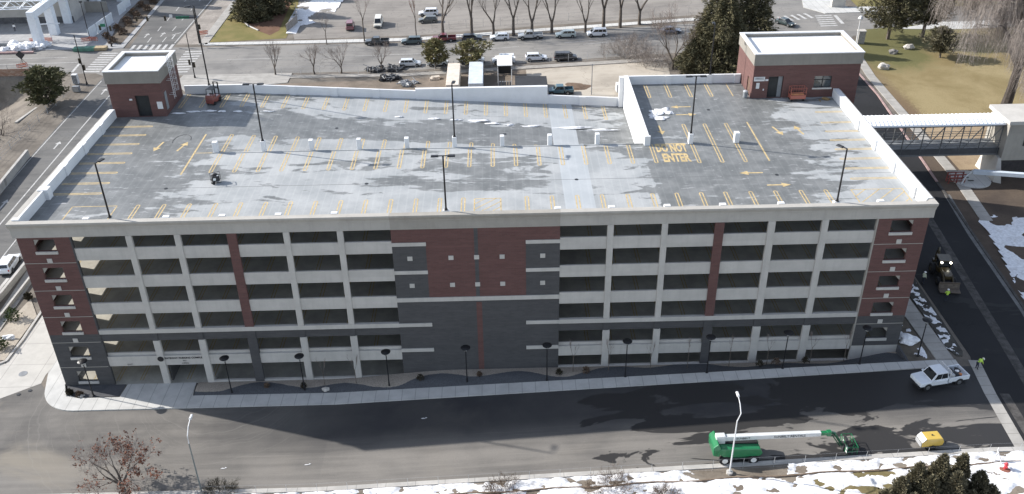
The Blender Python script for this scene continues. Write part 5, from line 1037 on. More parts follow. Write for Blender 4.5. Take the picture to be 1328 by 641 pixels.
# tree with clinging brown leaves at the lower left
T,C=bare_meshes(52,1.5,.20,2.15,6,.85,-.02,3,5,3,(-.05,.0)); lt=thing('leafy_bare_tree','small spreading tree with clinging red brown leaves by the near kerb','tree',G(163,643),.4); T.build('trunk',M_BRK,lt); C.build('crown',mat('twigs_pale',(.27,.235,.21),.9,.3,2),lt)
rg=random.Random(9); L=MB(); tipv=[Vector(v) for v in C.v[::7]]
for v in tipv:
    a=noise.noise(v*.55+Vector((3,1,0)))
    p=.035+(.5 if a>.10 else 0)*(1.35 if v.x>0 else .18)
    if rg.random()<p*.6:
        for k in range(3):
            c=v+Vector((rg.uniform(-.12,.12),rg.uniform(-.12,.12),rg.uniform(-.2,.0))); d=Vector((rg.uniform(-1,1),rg.uniform(-1,1),rg.uniform(-1,1))).normalized(); s_=d.cross(Vector((.3,.2,1))).normalized()*.09; L.add([c,c+d*.11+s_,c+d*.24,c+d*.11-s_],[(0,1,2,3)])
L.build('leaves',M_DRYL,lt)
tree('bare_tree','bare dark tree on the slope at the left edge under the bridge',G(-4,172)+Vector((0,0,-3)),0,*bare_meshes(71,1.2,.2,3.0,5,.7,.03,3,4,3),M_BRK,M_TWIG)
for i,(px,py,dz,l) in enumerate(((6,150,-5.2,'bare dark thicket under the road bridge'),(14,176,-4.2,'bare thicket on the slope below the bare dark tree'),(22,158,-3.0,'bare thicket by the low kerb on the slope'),(2,192,-4.5,'bare thicket at the left edge of the slope'))):
    C=MB(); rg=random.Random(160+i)
    for k in range(22): a=rg.uniform(0,6.3); q=(rg.uniform(-2.5,2.5),rg.uniform(-2,2),0); limb(C,C,q,(math.cos(a)*.9,math.sin(a)*.9,.9),.05,1.5,2,5,rg,.8,0,3,3,2)
    tag(C.build('thicket',M_BRK),l,'shrub','bare thickets on the slope left of the road').location=G(px,py)+Vector((0,0,dz))
# saplings and low shrubs in the bed before the garage
SP=[]
def sapling(px,py,l,first=[None]):
    p=GY(px,py,-1.3); g=Vector((p.x,-1.2,0)); g.z=(hgt(g.x)+wallz(g.x))/2+.15; grp='thin saplings in the bed before the garage'
    if first[0] is None: first[0]=tree('sapling',l,g,0,*bare_meshes(81,1.8,.035,.9,4,.3,.25,2,2,2),M_BRK,M_TWIG,grp)
    else: dup(first[0],g,rnd.uniform(0,6),l,grp,rnd.uniform(.85,1.15))
for px,py,l in ((421,499,'thin sapling in front of the fourth garage bay'),(462,497,'thin sapling in front of the fifth garage bay'),(743,488,'thin sapling right of the blank centre block'),(789,486,'thin sapling behind the lamp in the second bay right of the blank block'),(843,483,'thin sapling in front of the third bay right of the blank block'),(891,481,'thin sapling left of the right red brick pilaster'),(945,477,'thin sapling right of the right red brick pilaster'),(994,475,'thin sapling two bays left of the right corner panel'),(1050,472,'thin sapling in front of the last bay on the right'),(1094,470,'thin sapling left of the right corner panel')): sapling(px,py,l)
def shrub(name,label,pos,r,h,seed,m,N=140,cl=.22,group=None):
    C=MB(); rg=random.Random(seed)
    for i in range(N):
        a=rg.uniform(0,6.3); q=math.sqrt(rg.random()); z=rg.random(); c=Vector((r*q*math.cos(a)*math.sqrt(1-z*z*.9),r*q*math.sin(a)*math.sqrt(1-z*z*.9),h*z))
        for k in range(4):
            d=Vector((rg.uniform(-1,1),rg.uniform(-1,1),rg.uniform(-.3,1))).normalized(); L=cl*rg.uniform(.6,1.3); s=d.cross(Vector((rg.uniform(-1,1),rg.uniform(-1,1),.3))).normalized()*L*.22; C.add([c,c+d*L*.5-s,c+d*L,c+d*L*.5+s],[(0,1,2,3)])
    o=C.build(name,m); o.location=pos; return tag(o,label,'shrub',group)
M_SHD=leaf('shrub_dark',(.04,.035,.025),(.07,.06,.04),2); M_SHG=leaf('shrub_green',(.04,.06,.02),(.07,.09,.035),2); M_BRUSH=leaf('dry_brush',(.11,.08,.06),(.17,.12,.085),2)
for i,(px,y,r,l) in enumerate(((392,-1.5,.35,'dark low shrub between the first two bed lamps'),(344,-1.3,.3,'dark round shrub left of the second bed lamp'),(545,-1.4,.45,'reddish low shrub left of the blank block lamp'),(622,-1.2,.3,'dark low shrub right of the blank block lamp'),(725,-1.5,.4,'pale tuft beside the lamp at the right edge of the blank block'),(760,-1.4,.45,'brown tuft in the bed right of the blank block'),(982,-1.5,.45,'dark shrub two bays left of the right corner panel'),(1003,-1.4,.5,'round grey shrub left of the lamp in the right half'),(1200-160,-1.3,.4,'brown tuft in the bed near the last saplings'))):
    p=GY(px,490,y); x=p.x; shrub('low_shrub','small '+l,Vector((x,y,(hgt(x)+wallz(x))/2+.2)),r,r*1.5,i+3,(M_SHD,M_BRUSH)[i%2],70,.2,'low shrubs in the bed before the garage')
for i,(px,py,r,l,m) in enumerate(((18,414,1.0,'green shrub in the gravel planter left of the garage',M_SHG),(2,452,.9,'dark green shrub at the front of the left planter',M_SHG),(37,388,.5,'small dark shrub at the back of the left planter',M_SHD),(91,512,.35,'dark tuft in the sunny corner bed',M_SHD),(104,514,.3,'brown tuft in the sunny corner bed',M_BRUSH))): shrub('planter_shrub',l,G(px,py)+Vector((0,0,.1)),r,r*1.5,i+40,m,110,.3)
def brush(label,pos,r,seed,m,n=16):
    T=MB();C=MB(); rg=random.Random(seed)
    for k in range(n):
        a=rg.uniform(0,6.3); q=rg.uniform(0,r); limb(C,C,(math.cos(a)*q,math.sin(a)*q,0),(math.cos(a)*.9,math.sin(a)*.9,.8),.025,r*.55,2,5,rg,.8,0,3,3,2)
    o=C.build('verge_shrub',m); o.location=pos; return tag(o,label,'shrub','dry shrubs on the south verge')
for i,(px,py,r,l,m) in enumerate(((285,640,1.1,'dark shrub at the foot of the slim grey street light',M_SHD),(792,640,1.6,'tangled brown brush in the snow below the fence',M_BRUSH),(655,646,1.4,'dry brown brush in the snow left of the larger tangle',M_BRUSH),(862,650,1.0,'dark brush by the near edge of the snow',M_BRUSH))): brush(l,G(px,py),r,i+60,m,26)
for i in range(14):
    t=i/13; p=Vector((-37.2-.35*math.sin(i*2.2),123+t*40,.12)); shrub('street_shrub','leafless shrub in the bed beside the left street, %s'%['nearest the crossing','second from the crossing','third from the crossing','fourth from the crossing','fifth from the crossing','sixth from the crossing','seventh from the crossing','eighth from the crossing','ninth from the crossing','tenth from the crossing','fourth from the far end','third from the far end','second from the far end','at the far end'][i],p+Vector((-2.0 if i%2 else 0,0,0)),1.1,1.3,100+i,M_BRUSH,90,.4,'leafless shrubs along the left street')
# boulders and bags
def rock(label,pos,r,seed,m,group=None,name='boulder'): 
    s=MB(); s.blob((0,0,r[2]*.45),r,seed,.28,2); o=s.build(name,m); o.location=pos; return tag(o,label,'boulder',group)
GB='boulders on the lawn'
rock('pale boulder nearest the footpath on the lawn',G(1145,89),(1.1,.9,.75),2,M_ROCK,GB); rock('grey dark boulder in the middle of the lawn',G(1158,69.5),(.9,.7,.6),3,M_ROCKD,GB); rock('pale boulder at the edge of the tree shade',G(1178,63.5),(1.1,.8,.7),4,M_ROCK,GB)
rock('flat white stone in the sunny corner bed',G(106,515)+Vector((0,0,.1)),(.35,.25,.15),5,M_ROCK); rock('pale stone by the first bed lamp',Vector((30.6,-2.05,.2)),(.45,.3,.2),6,M_ROCK)
s=MB(); s.blob((0,0,.35),(1.0,.8,.55),7,.3,2); o=s.build('white_sack',M_SNOW); o.location=Vector((98.5,.4,hgt(98.5)+.1)); tag(o,'large crumpled white sack in the bed at the right garage corner','sack')
s=MB(); s.blob((0,0,.2),(.8,.35,.3),8,.4,2); o=s.build('white_sheet',M_SNOW); o.location=G(11,440)+Vector((0,0,.1)); tag(o,'crumpled white plastic sheet in the left planter','plastic sheet')
# ================================================================ PEOPLE
def person(label,pos,ang,pose,jacket,trous,hat):
    t=thing('person',label,'person',pos,ang); J=dict(pel=(0,0,.95),che=(0,0,1.30),nec=(0,0,1.50),hed=(.02,0,1.66),ls=(0,.19,1.42),le=(.05,.26,1.14),lh=(.16,.24,.92),rs=(0,-.19,1.42),re=(.05,-.26,1.14),rh=(.16,-.24,.92),lk=(.03,.11,.5),lf=(0,.13,.06),lt=(.17,.14,.04),rk=(.03,-.11,.5),rf=(0,-.13,.06),rt=(.17,-.14,.04),lhp=(0,.09,.92),rhp=(0,-.09,.92)); J.update(pose)
    rad=dict(pel=.15,che=.17,nec=.065,hed=.10,ls=.085,le=.055,lh=.04,rs=.085,re=.055,rh=.04,lk=.072,lf=.05,lt=.045,rk=.072,rf=.05,rt=.045,lhp=.10,rhp=.10)
    E=[('pel','che',0),('che','nec',0),('nec','hed',2),('che','ls',0),('ls','le',0),('le','lh',0),('che','rs',0),('rs','re',0),('re','rh',0),('pel','lhp',1),('lhp','lk',1),('lk','lf',1),('lf','lt',3),('pel','rhp',1),('rhp','rk',1),('rk','rf',1),('rf','rt',3)]
    ks=list(J); me=bpy.data.meshes.new('body'); me.from_pydata([J[k] for k in ks],[(ks.index(a),ks.index(b)) for a,b,_ in E],[]); o=bpy.data.objects.new('body',me); COL.objects.link(o)
    md=o.modifiers.new('skin','SKIN'); sv=me.skin_vertices[0].data
    for i,k in enumerate(ks): sv[i].radius=(rad[k],rad[k]); sv[i].use_root=(k=='pel')
    o.modifiers.new('sub','SUBSURF').levels=1
    dg=bpy.context.evaluated_depsgraph_get(); m2=bpy.data.meshes.new_from_object(o.evaluated_get(dg)); bpy.data.objects.remove(o)
    b=MB(); b.v=[tuple(v.co) for v in m2.vertices]
    for f in m2.polygons:
        c=f.center; best=min(E,key=lambda e:(lambda a,d:(c-(a+d*max(0,min(1,(c-a).dot(d)/max(1e-9,d.dot(d)))))).length-.5*rad[e[0]])(Vector(J[e[0]]),Vector(J[e[1]])-Vector(J[e[0]]))); b.f.append(list(f.vertices)); b.mi.append(best[2])
    for h,e in (('lh','le'),('rh','re')):
        H=Vector(J[h]); d=(H-Vector(J[e])).normalized(); s=d.cross(Vector((1,0,0))).normalized()
        for i,L in enumerate((.07,.085,.09,.08,.06)):
            q=H+s*(.018*(i-2)); k=d*L if i else (d*.5+s*-.7)*L
            b.tube([q,q+k*.6,q+k+Vector((.02,0,-.01))],[.013,.012,.009],5,2)
    hd=Vector(J['hed']); n=(hd-Vector(J['nec'])).normalized(); fw=Vector((n.z,0,-n.x))
    b.blob(hd+fw*.105,(.018,.015,.022),1,.0,1,2)
    bo=b.build('body',[jacket,trous,mat('skin',(.42,.26,.19),.6,.1),M_BLK],t,smooth=True)
    s=MB(); s.lathe([(.155,-.02),(.15,.0),(.13,.05),(.09,.095),(.02,.115)],(0,0,0),14); s.box(.1,.19,-.09,.09,-.02,-.005); ho=s.build('hard_hat',hat,t,smooth=False); ho.location=hd+n*.055; ho.rotation_euler=(0,math.atan2(n.x,n.z),0)
    return t
M_HV=mat('hi_vis_lime',(.50,.72,.10),.8,.1,3); M_NAVY=mat('work_trousers',(.03,.035,.05),.85,.2,3); M_HAT=mat('helmet_white',(.78,.78,.76),.4,.05); M_JK=mat('dark_jacket',(.05,.05,.055),.85,.2,3)
bend=dict(che=(.27,0,1.13),nec=(.42,0,1.24),hed=(.55,0,1.27),ls=(.31,.19,1.2),le=(.42,.24,.93),lh=(.55,.16,.72),rs=(.31,-.19,1.2),re=(.42,-.24,.93),rh=(.55,-.16,.72),pel=(-.08,0,.95),lhp=(-.07,.09,.92),rhp=(-.07,-.09,.92))
person('worker in a lime jacket and white helmet bending over near the pickup',G(1266,479)+Vector((0,0,.04)),R(15),bend,M_HV,M_NAVY,M_HAT)
person('worker with white helmet standing in front of the loader bucket',G(1226,391)+Vector((0,0,.03)),R(80),dict(lh=(.3,.15,1.0),rh=(.3,-.15,1.0)),M_HV,M_NAVY,M_HAT)
person('worker in pale clothing standing beside the garage wall near the loader',G(1196,368)+Vector((0,0,.03)),R(20),dict(lh=(.2,.2,1.05)),mat('pale_vest',(.62,.66,.5),.8,.1,3),M_NAVY,M_HAT)
person('distant pedestrian in light top standing on the plaza',G(20,41)+Vector((0,0,.1)),R(-60),{},M_HAT,M_NAVY,M_BLK)
# ================================================================ OTHER STRUCTURES
def boxes(name,bs,m,par=None,bevel=0):
    s=MB()
    for b in bs: s.box(*b)
    return s.build(name,m,par,bevel=bevel)
# covered footbridge to the garage
fb=thing('footbridge','covered steel truss footbridge with a white ribbed roof joining the garage','footbridge',(0,0,0))
BX0,BX1,BY0,BY1,BZ0,BZ1=97.5,127.5,42.0,45.6,6.75,11.7
boxes('deck',[(BX0,BX1,BY0,BY1,BZ0,BZ0+1.0)],mat('bridge_steel_dark',(.06,.062,.068),.6,.15),fb)
boxes('floor',[(BX0,BX1,BY0+.2,BY1-.2,BZ0+1.003,BZ0+1.1)],M_GRYM,fb)
M_TRS=mat('truss_grey',(.13,.135,.14),.55,.12)
for y in (BY0+.08,BY1-.08):
    s=MB(); n=10; dx=(BX1-BX0-.4)/n
    for k in range(n+1):
        x=BX0+.2+k*dx; s.tube([(x,y,BZ0+.1),(x,y,BZ1-.1)],.10,4)
        if k<n: s.tube([(x,y,BZ0+.3),(x+dx,y,BZ1-.3)] if k>3 else [(x,y,BZ1-.3),(x+dx,y,BZ0+.3)],.07,4)
    s.box(BX0,BX1,y-.12,y+.12,BZ1-.28,BZ1); s.box(BX0,BX1,y-.12,y+.12,BZ0-.1,BZ0+.15); s.build('truss',M_TRS,fb)
    s=MB()
    for z in (1.5,1.9,2.25): s.box(BX0,BX1,y-.03,y+.03,BZ0+z,BZ0+z+.07)
    s.build('handrail',M_TRS,fb)
s=MB(); pr=[(BY0-.25,BZ1),(BY0-.15,BZ1+.22),(BY0+.9,BZ1+.55),((BY0+BY1)/2,BZ1+.65),(BY1-.9,BZ1+.55),(BY1+.15,BZ1+.22),(BY1+.25,BZ1)]
s.extx(pr,BX0,BX1); 
x=BX0+.3
while x<BX1: s.extx([(a,b+.07) for a,b in pr[1:-1]],x,x+.1); x+=.62
s.build('roof',mat('bridge_roof',(.78,.80,.83),.5,.04),fb)
fp=thing('footbridge_tower','light grey bridge pier tower on a dark flared brick base','pier tower',(0,0,0))
boxes('shaft',[(127.6,133.2,40.9,46.8,6.2,12.2)],M_PRE2,fp); boxes('cap',[(127.2,133.6,40.5,47.2,12.203,12.75)],M_PRE,fp); boxes('slot_window',[(130.3,131.0,40.84,40.897,8.6,11.0)],M_DARK,fp)
s=MB(); s.hexa([(128.2,41.2,2.9),(132.8,41.2,2.9),(132.8,46.4,2.9),(128.2,46.4,2.9)],[(127.9,41.1,6.197),(133.0,41.1,6.197),(133.0,46.6,6.197),(127.9,46.6,6.197)]); s.build('base',mat('dark_brick_plain',(.055,.05,.05),.85,.2,2,fine=6),fp)
s=MB(); s.hexa([(126.6,39.6,3.0),(127.6,39.0,3.0),(128.1,43.6,3.0),(126.4,45.4,3.0)],[(127.2,41.0,6.6),(127.55,40.8,6.6),(127.8,43.6,6.6),(127.2,45.2,6.6)]); s.build('wing_wall',M_PRE,fp)
s=MB(); s.lathe([(2.9,3.0),(2.9,3.32)],(123.6,40.6,0),28); s.build('round_plinth',M_WALK,fp); s=MB(); s.box(122.7,123.5,40.9,41.3,3.323,3.34); s.build('pit_cover',M_DARK,fp); s=MB(); s.box(122.9,123.8,39.8,40.2,3.323,3.34); s.build('pit_cover',M_DARK,fp)
f2=thing('footbridge','second span of the steel footbridge running right from the pier tower','footbridge',(0,0,0)); boxes('deck',[(133.7,160,42,45.6,6.75,7.75)],MATS['bridge_steel_dark'],f2); s=MB(); s.extx(pr,133.7,160); s.build('roof',MATS['bridge_roof'],f2)
for y in (BY0+.08,BY1-.08):
    s=MB()
    for k in range(10): x=133.9+k*2.6; s.tube([(x,y,6.85),(x,y,11.6)],.1,4); s.tube([(x,y,7),(x+2.8,y,11.4)],.07,4)
    s.build('truss',M_TRS,f2)
boxes('bridge_landing',[(91,97.45,38.25,47,-.5,12.2)],M_PRE2,GAR)
# road bridge over the cut at the left
rb2=thing('road_bridge','road bridge over the cut with a rust brown mesh parapet','bridge',(0,0,0))
boxes('deck',[(-110,-46,103.2,118,-.9,-.02)],M_PLAZA,rb2); boxes('girder',[(-110,-46.2,102.9,103.197,-1.6,-.05)],mat('girder_brown',(.13,.08,.05),.8,.2),rb2)
boxes('mesh_parapet',[(-110,-46.3,102.98,103.05,.0,1.55)],brick('parapet_mesh',(.27,.15,.10),(.38,.30,.24),(.16,.10,.08)),rb2)
s=MB()
for k in range(22): s.tube([(-109+k*3,103.1,-.02),(-109+k*3,103.1,2.3)],.05,5)
for z in (1.75,2.25): s.tube([(-110,103.1,z),(-46.3,103.1,z)],.03,4)
s.build('railing',M_GRYM,rb2)
for x in (-57.2,-71): s=MB(); s.tube([(x,104.3,-9),(x,104.3,-.9)],.7,10); s.build('pier',M_PRE2,rb2)
boxes('abutment',[(-46.2,-44.6,101,103.4,-7,-.03)],M_DARK,rb2)
# walls along the left road
def wall(name,label,pts,h,th,m,cat='wall',z0=-.3):
    s=MB()
    for a,b in zip(pts[:-1],pts[1:]):
        q=rectline(a[:2],b[:2],th); s.prism(q,z0,h)
    return tag(s.build(name,m),label,cat)
wall('retaining_wall','pale concrete retaining wall tapering along the left road edge',[(-31.0,63),(-30.2,52),(-29.6,46),(-29.3,20)],1.35,.45,M_CURB); wall('slope_kerb','low concrete kerb on the gravel slope under the bridge',PX((20,157),(47,138)),-.2,.5,M_CURB,'kerb',-2.6)
wall('barrier_wall','white concrete barrier beside the white car on the left road',[tuple(G(-22,412)[:2]),tuple(G(4,386)[:2]),tuple(G(36,346)[:2]),tuple(G(60,312)[:2])],.95,.4,M_CURB); wall('barrier_wall','second low white wall between the left road and its footpath',[tuple(G(-20,438)[:2]),tuple(G(4,410)[:2]),tuple(G(40,363)[:2]),tuple(G(64,330)[:2])],.55,.3,M_CURB); wall('jersey_barrier','short white barrier end at the very left edge of the street',[tuple(G(-14,402)[:2]),tuple(G(13,368)[:2])],.9,.45,M_CURB)
rl=thing('slope_fence','thin wire fence along the gravel slope left of the road','fence',(0,0,0)); s=MB()
fpts=[(-35.4,46+k*4) for k in range(14)]
for p in fpts: s.tube([(*p,-.4),(*p,1.6)],.045,5)
s.build('posts',M_STEEL,rl); s=MB()
for z in (.3,.9,1.55): s.tube([(*p,z) for p in fpts],.018,4)
s.build('wires',M_STEEL,rl)
# fence on the south verge
sf=thing('chain_fence','thin wire fence standing in the snow along the near kerb','fence',(0,0,0))
fx=[20+k*3.05 for k in range(28)]
for x in fx: s=MB(); s.tube([(x,-18.0,hgt(x)-.1),(x,-18.0,hgt(x)+1.4)],.02,5); s.build('post',M_STEEL,sf)
s=MB()
for z in (.1,.75,1.45): s.tube([(x,-18.0,hgt(x)+z) for x in fx],.006,3)
s.build('wires',M_STEEL,sf)
s=MB(); s.tube([(x,-19.25+.12*math.sin(x*.7),hgt(x)+.10) for x in range(38,104,2)],.10,6); tag(s.build('straw_roll',mat('straw_brown',(.20,.15,.11),.95,.3,2)),'long brown straw roll laid behind the snowy fence line','straw roll')
hy=thing('fire_hydrant','red fire hydrant standing in trampled snow at the lower right','hydrant',G(1303,609)); s=MB(); s.lathe([(.26,0),(.26,.1),(.16,.12),(.16,.62),(.20,.64),(.20,.70),(.14,.84),(.05,.92)],n=12); s.build('barrel',paint('hydrant_red',(.45,.04,.05)),hy)
for y in (-1,1): s=MB(); s.tube([(0,y*.12,.5),(0,y*.30,.5)],.08,8); s.build('nozzle',MATS['hydrant_red'],hy)
s=MB(); s.lathe([(.55,-.02),(.5,.1),(.3,.12)],n=12); s.build('collar',mat('collar_rust',(.25,.1,.07),.8),hy)
s=MB(); g=G(1290,598); s.tube([(0,0,0),(.15,.3,1.5)],.04,5); s.tube([(.4,-.6,.1),(.1,.1,1.2)],.05,5); s.tube([(-.5,-.3,.1),(.1,.1,1.1)],.05,5); o=s.build('sign_stand',M_WMET); o.location=g; tag(o,'folded white sign stand leaning near the hydrant','sign stand')
# ---- yard behind the garage
def container(label,px0,px1,y0,y1,h,m,cat='container',name='container'):
    a=G(px0,110).x; b=G(px1,110).x; z=hgt((a+b)/2); t=thing(name,label,cat,((a+b)/2,(y0+y1)/2,z)); w=(b-a)/2; d=(y1-y0)/2
    s=MB(); s.box(-w,w,-d,d,.15,h); s.build('shell',m,t,bevel=.04); s=MB()
    k=-d+.3
    while k<d: s.box(-w-.03,-w-.001,k,k+.12,.3,h-.15); s.box(w+.001,w+.03,k,k+.12,.3,h-.15); k+=.4
    s.build('ribs',m,t); s=MB()
    for x in (-w*.5,w*.5): s.box(x-w*.42,x+w*.42,-d-.05,-d-.001,.3,h-.15)
    s.build('door',m,t); boxes('skid',[(-w+.1,w-.1,-d+.2,d-.2,0,.149)],M_DARK,t); return t
container('beige storage container behind the rear parapet, leftmost of three',581,597,84,96,2.9,mat('container_beige',(.62,.55,.47),.6,.12,1)); container('blue grey storage container between the beige one and the white canopy',609,627,84,96,2.9,mat('container_blue',(.52,.56,.60),.6,.12,1))
cn=thing('canopy','white site canopy on open posts with a high sheet roof','canopy',(G(655,110).x,92,hgt(53))); s=MB()
for x in (-1.35,1.35):
    for y in (-3.5,3.5): s.tube([(x,y,0),(x,y,3.6)],.07,5)
s.build('frame',M_WMET,cn); boxes('roof',[(-1.5,1.5,-1.5,4.2,3.6,3.75),(-1.9,-.0,3.0,4.6,3.3,3.55),(.9,2.2,3.2,4.4,3.2,3.5)],mat('canopy_white',(.8,.8,.78),.5,.05),cn); boxes('rear_wall',[(-1.3,1.3,3.4,3.5,.2,3.4)],M_DARK,cn)
s=MB(); rg=random.Random(4)
for k in range(5): s.box(-1.1+k*.5,-.8+k*.5,-3,-2.6,.1,.9)
s.build('stored_goods',M_GRYM,cn)
tp=MB(); x0=G(664,110).x; tp.prism([(x0+.6,74),(x0+6.8,73.5),(x0+6.8,88.5),(x0+.6,89)],hgt(57)+.02,hgt(57)+1.9); tag(tp.build('tarped_stack',M_PLAS),'low dark tarped stack right of the white canopy','tarped stack')
def heap(label,px,py,seed,m1,m2):
    t=thing('scrap_heap',label,'scrap heap',G(px,py),0,'scrap heaps on the yard'); rg=random.Random(seed); s=MB()
    for k in range(12): s.blob((rg.uniform(-1.6,1.6),rg.uniform(-1,1),.3),(rg.uniform(.3,.8),rg.uniform(.3,.7),rg.uniform(.25,.6)),seed+k,.5)
    s.build('rubble',m1,t); s=MB()
    for k in range(10): a=rg.uniform(0,3.1); c=Vector((rg.uniform(-1.6,1.6),rg.uniform(-1,1),rg.uniform(.3,.9))); d=Vector((math.cos(a),math.sin(a)*.6,rg.uniform(-.1,.5))); s.tube([c-d,c+d],.06,4)
    s.build('bars',m2,t)
heap('black scrap heap behind the round small bare tree',487,92,1,M_PLAS,M_GRYM); heap('scrap heap with dark pipes right of the round bare tree',513,91,2,M_PLAS,M_GRYM); heap('black tarred heap of scrap in mid yard',505,103,3,M_BLK,M_GRYM); heap('grey heap of metal against the rear parapet',530,110.5,4,M_GRYM,M_STEEL)
s=MB(); s.obox((0,0,0),2.0,1.2,.35,.1); s.obox((.2,.1,.351),1.6,1.0,.25,.3); o=s.build('board_stack',mat('boards_pale',(.45,.40,.34),.8)); o.location=G(564,103); tag(o,'small stack of pale boards left of the beige container','boards')
pp=thing('yard_pole','thin grey pole with a short crossbar on the bare yard','pole',G(767,123)); s=MB(); s.tube([(0,0,0),(0,0,6.2)],[.09,.07],6); s.build('shaft',M_GRYM,pp); s=MB(); s.box(-.45,.45,-.05,.05,5.9,6.05); s.build('crossbar',M_GRYM,pp)
wm=thing('white_machine','small white machine on the ground beside the ramp corner pier','machine',G(804,121)); boxes('casing',[(-.8,.6,-.8,.8,.4,2.0)],M_WMET,wm,.1)
for y in (-.6,.6): s=MB(); s.wheel((0,y,.4),.4,.25); s.build('wheel',M_TYRE,wm)
s=MB(); s.blob((0,0,.0),(2.6,1.8,.25),3,.3,2); o=s.build('dirt_mound',mat('mound_brown',(.14,.095,.065),.95,.3,1)); o.location=G(748,113); tag(o,'low brown mound of earth on the pale yard','mound')
yf=thing('yard_fence','wire fence along the yard edge before the near kerb cars','fence',(0,0,0)); s=MB(); yx=[(6+k*4,100.2,hgt(6+k*4)) for k in range(21)]
for p in yx: s.tube([p,(p[0],p[1],p[2]+1.8)],.035,4)
s.build('posts',M_STEEL,yf); s=MB()
for z in (.1,.9,1.78): s.tube([(p[0],p[1],p[2]+z) for p in yx],.012,3)
s.build('wires',M_STEEL,yf)
lf=thing('lot_fence','wire fence along the front of the parking lot behind the trees','fence',(0,0,0)); s=MB(); yx=[(16+k*4,127.3,hgt(16+k*4)) for k in range(22)]
for p in yx: s.tube([p,(p[0],p[1],p[2]+1.9)],.03,4)
s.build('posts',M_GRYM,lf); s=MB()
for z in (.1,1,1.88): s.tube([(p[0],p[1],p[2]+z) for p in yx],.014,3)
s.build('wires',M_GRYM,lf)
wf2=thing('lawn_fence','grey board fence between the corner lawn and the parking lot','fence',(0,0,0)); s=MB()
for a,b in (((372,42),(386,30)),((386,30),(384,14))): p,q=G(*a),G(*b); s.prism(rectline(p[:2],q[:2],.12),0,1.9)
s.build('boards',mat('board_grey',(.28,.25,.22),.85,.3,2),wf2)
s=MB(); s.tube([tuple(G(*p)+Vector((0,0,.1))) for p in ((310,14),(313,25),(322,34),(335,40))],.22,5); tag(s.build('bed_edging',M_CURB),'curved pale edging between the corner lawn and the bark bed','edging')
# stone pillar with lamp behind the right stair tower
pl=thing('gate_pillar','white lamp standing on a grey stone pillar behind the right stair tower','pillar',G(1115,56)); boxes('pillar',[(-.7,.7,-.6,.6,0,2.6)],mat('pillar_stone',(.33,.32,.30),.85,.2,2,fine=6),pl); boxes('pillar_cap',[(-.8,.8,-.7,.7,2.603,2.8)],M_PRE,pl)
s=MB(); s.tube([(-1.0,-.6,0),(-1.0,-.6,5.4)],[.13,.1],6); s.lathe([(.3,5.3),(.55,5.5),(.3,6.0),(.1,6.1)],(-1,-.6,0),10); s.build('lamp',M_WMET,pl)
bk2=thing('street_cabinet','pale street cabinet at the far corner beyond the crossing','cabinet',G(1086,9)); boxes('case',[(-1.6,1.6,-.6,.6,0,1.9)],M_PRE,bk2,.05); boxes('plinth',[(-1.7,1.7,-.7,.7,-.05,.12)],M_CURB,bk2)
# ---- traffic signals and poles at the left crossing
M_SIG=mat('signal_yellow_black',(.06,.045,.02),.6)
def sighead(par,p,rz_=0):
    s=MB(); c=Vector(p); s.obox((c.x,c.y,c.z-.55),.38,.3,1.1,rz_); hd=s.build('signal_head',M_SIG,par); s=MB()
    for k in range(3): s.obox((c.x,c.y,c.z-.47+.34*k),.26,.36,.22,rz_)
    s.build('visor',M_BLK,hd)
def post(label,px,py,h,heads=(),sign=None,tilt=(0,0)):
    t=thing('signal_post',label,'traffic signal',G(px,py)+Vector((0,0,.1)),0,'traffic signal posts at the left crossing'); s=MB(); s.lathe([(.22,0),(.16,.5),(.1,.6)],n=8); s.build('base',M_BLK,t); s=MB(); s.tube([(0,0,.5),(tilt[0],tilt[1],h)],[.11,.08],7); s.build('pole',M_BLK,t)
    for q in heads: sighead(t,q)
    if sign: s=MB(); s.box(*sign); s.build('street_sign',mat('sign_green',(.02,.16,.09),.5),t)
    return t
post('signal post on the corner by the white utility cabinet',113,110,10.5,((.3,0,3.6),(-.25,0,5.0))); post('signal post on the far corner beside the white panels',145,61,10.2,((-1.6,0,4.4),(.7,0,4.2)),(-1.4,-.3,-.05,.05,4.6,5.3)); post('signal post left of the tall rear parapet lamp',253,101.5,9.6,((-.5,0,3.4),(.35,0,2.8))); 
ms=thing('signal_mast','signal mast with a long arm of hanging lights over the left street','traffic signal',G(259,57)); s=MB(); s.tube([(0,0,0),(0,0,8.4)],[.16,.1],8); s.build('pole',M_BLK,ms); s=MB(); s.tube([(0,0,6.1),(-4,0,6.3),(-13.2,0,6.6)],[.11,.09,.06],6); s.build('arm',M_BLK,ms)
for x in (-13.0,-10.6,-6.6,.7): sighead(ms,(x,-.1,6.1 if x<0 else 4.0))
s=MB(); s.box(-4.2,-1.2,-.06,-.0,5.9,6.5); s.build('street_sign',mat('sign_green',(.02,.16,.09),.5),ms); boxes('arrow_sign',[(-5.6,-4.9,-.08,-.02,6.2,6.9)],M_WMET,ms)
uc=thing('utility_cabinet','tall white utility cabinet on the corner beside the round pine','cabinet',G(99.5,109)); boxes('case',[(-.55,.55,-.45,.45,.1,2.1)],M_WMET,uc,.05); boxes('door',[(-.48,.48,-.47,-.451,.2,2.0)],M_GRYM,uc)
u2=thing('utility_cabinet','low grey cabinet behind the tall white one',  'cabinet',G(101,119)); boxes('case',[(-.8,.5,-.4,.4,.05,1.2)],M_GRYM,u2,.04); boxes('door',[(-.7,.4,-.42,-.401,.15,1.1)],M_STEEL,u2)
M_OBAR=mat('barricade_orange',(.48,.13,.07),.7)
